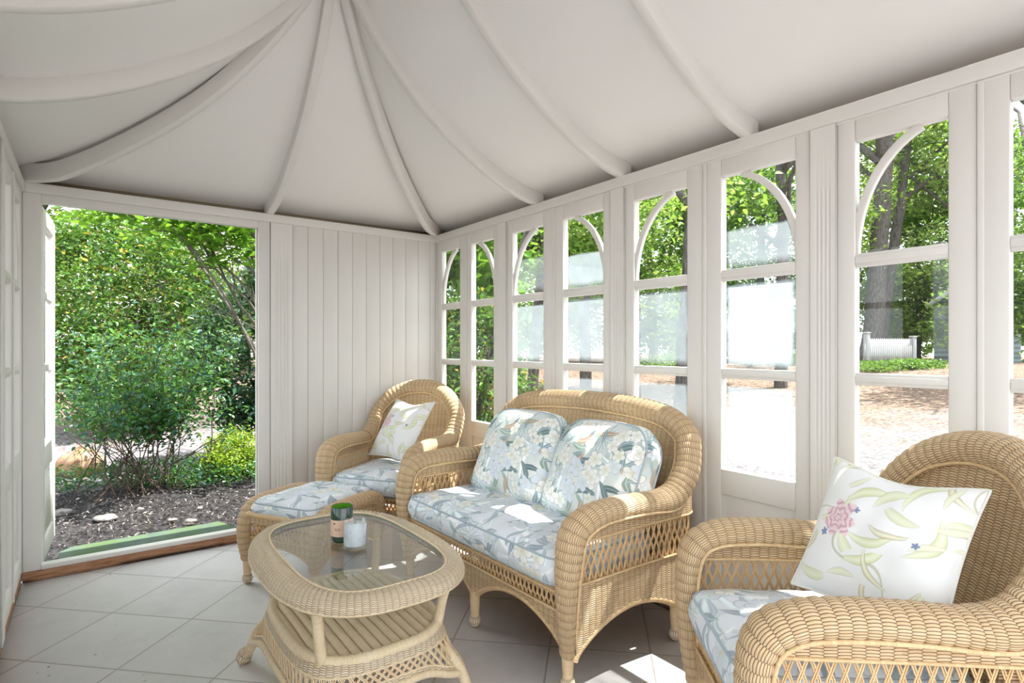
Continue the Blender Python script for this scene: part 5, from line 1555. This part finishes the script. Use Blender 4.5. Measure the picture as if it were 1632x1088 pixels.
# a low hedge in front of the fence and two tufts
for (px, t, wx, h, lb, sd) in [(1400, 17.5, 1.3, .16, 'low green hedge clump before the picket fence post', 81), (1452, 17.8, 1.0, .15, 'low green hedge clump at the open end of the picket fence', 82), (1230, 20, 1.6, .35, 'low green border bush far out behind the fogged pane', 83), (1050, 19, 1.6, .4, 'low green border bush far out left of the middle fluted pilaster', 84)]:
    c = at(px, t); c[2] += h * .6
    shrub('border_bush', lb, 'bush', c, (wx, .8, h), 2200, 40, .10, L_TREE2, 5, bl=.4, seed=sd)

# picket fence
def fence():
    a, b_ = at(1377, 18.6), at(1456, 19.0); d = (b_ - a)[:2]; L = np.linalg.norm(d); ang = math.atan2(d[1], d[0]); z0 = float(ground_z(*a[:2])) - .02
    root = empty('picket_fence', (a[0], a[1], z0), ang)
    M_F = mat_plain('weathered_white_paint', (0.36, 0.36, 0.37), .6, .3)
    me = None; n = 26
    for i in range(n):
        x = L * (i + .5) / n
        if me is None:
            mb = MB(); mb.box(-.03, .03, -.012, .012, .04, .90); mb.tri([(-.03, -.012, .90), (.03, -.012, .90), (0, 0, .97), (.03, .012, .90), (-.03, .012, .90)], [(0, 1, 2), (1, 3, 2), (3, 4, 2), (4, 0, 2)])
            o = mb.build('picket', M_F, root, False); me = o.data
        else:
            o = bpy.data.objects.new('picket', me); COL.objects.link(o); o.parent = root
        o.location = (x, 0, 0)
    for z in (.22, .70):
        mb = MB(); mb.box(0, L, .013, .045, z, z + .08); mb.build('rail', M_F, root, False)
    for x, h in ((.12, 1.12), (L, 1.0)):
        mb = MB(); mb.box(x - .07, x + .07, -.05, .09, -.1, h); mb.box(x - .09, x + .09, -.07, .11, h, h + .05); mb.build('post', M_F, root, False, .01)
    tag(root, 'white picket fence far out in the garden, below the twin trunks', 'fence')
fence()
# house modelled to stand in for a reflected gable; only a slice shows
def house():
    c = at(1556, 23.0); root = empty('reflection_house', c, radians(-73))
    M_W = mat_plain('blue_grey_shingle', (0.22, 0.28, 0.30), .7, .2); M_T = mat_plain('white_trim', (0.45, 0.47, 0.48), .5, .3); M_R = mat_plain('slate_roof', (0.20, 0.21, 0.23), .8, .2)
    mb = MB(); mb.box(-1.35, 1.35, 0, 4, -.2, 2.5); 
    for k in range(14): mb.box(-1.36, 1.36, -.015, 0, -.2 + k * .195, -.03 + k * .195)
    mb.tri([(-1.35, 0, 2.5), (1.35, 0, 2.5), (0, 0, 3.6), (-1.35, 4, 2.5), (1.35, 4, 2.5), (0, 4, 3.6)], [(0, 1, 2), (4, 3, 5)])
    mb.build('shingled_wall', M_W, root, False)
    for sg in (-1, 1):
        mb = MB(); v = [(0, -.3, 3.62), (0, 4.2, 3.62), (sg * 1.6, 4.2, 2.32), (sg * 1.6, -.3, 2.32)]; w = [(x, y, z + .1) for x, y, z in v]
        mb.add(v + w, [(0, 1, 2, 3), (7, 6, 5, 4), (0, 3, 7, 4), (1, 5, 6, 2), (2, 6, 7, 3)]); mb.build('roof', M_R, root, False)
        mb = MB(); v = [(0, -.32, 3.50), (0, -.32, 3.72), (sg * 1.62, -.32, 2.42), (sg * 1.62, -.32, 2.20)]; w = [(x, y - .05, z) for x, y, z in v]
        mb.add(v + w, [(0, 1, 2, 3), (7, 6, 5, 4), (0, 4, 5, 1), (3, 2, 6, 7), (1, 5, 6, 2), (0, 3, 7, 4)]); mb.build('gable_trim', M_T, root, False)
    mb = MB(); mb.box(-.4, .4, -.05, .0, .9, 2.0); wdw = mb.build('window', M_T, root, False)
    mb = MB(); mb.box(-.33, .33, -.06, -.045, .97, 1.93); mb.build('pane', M_R, wdw, False)
    tag(root, 'pale blue-grey shingled house with white gable trim, standing in for a reflection', 'house')
house()
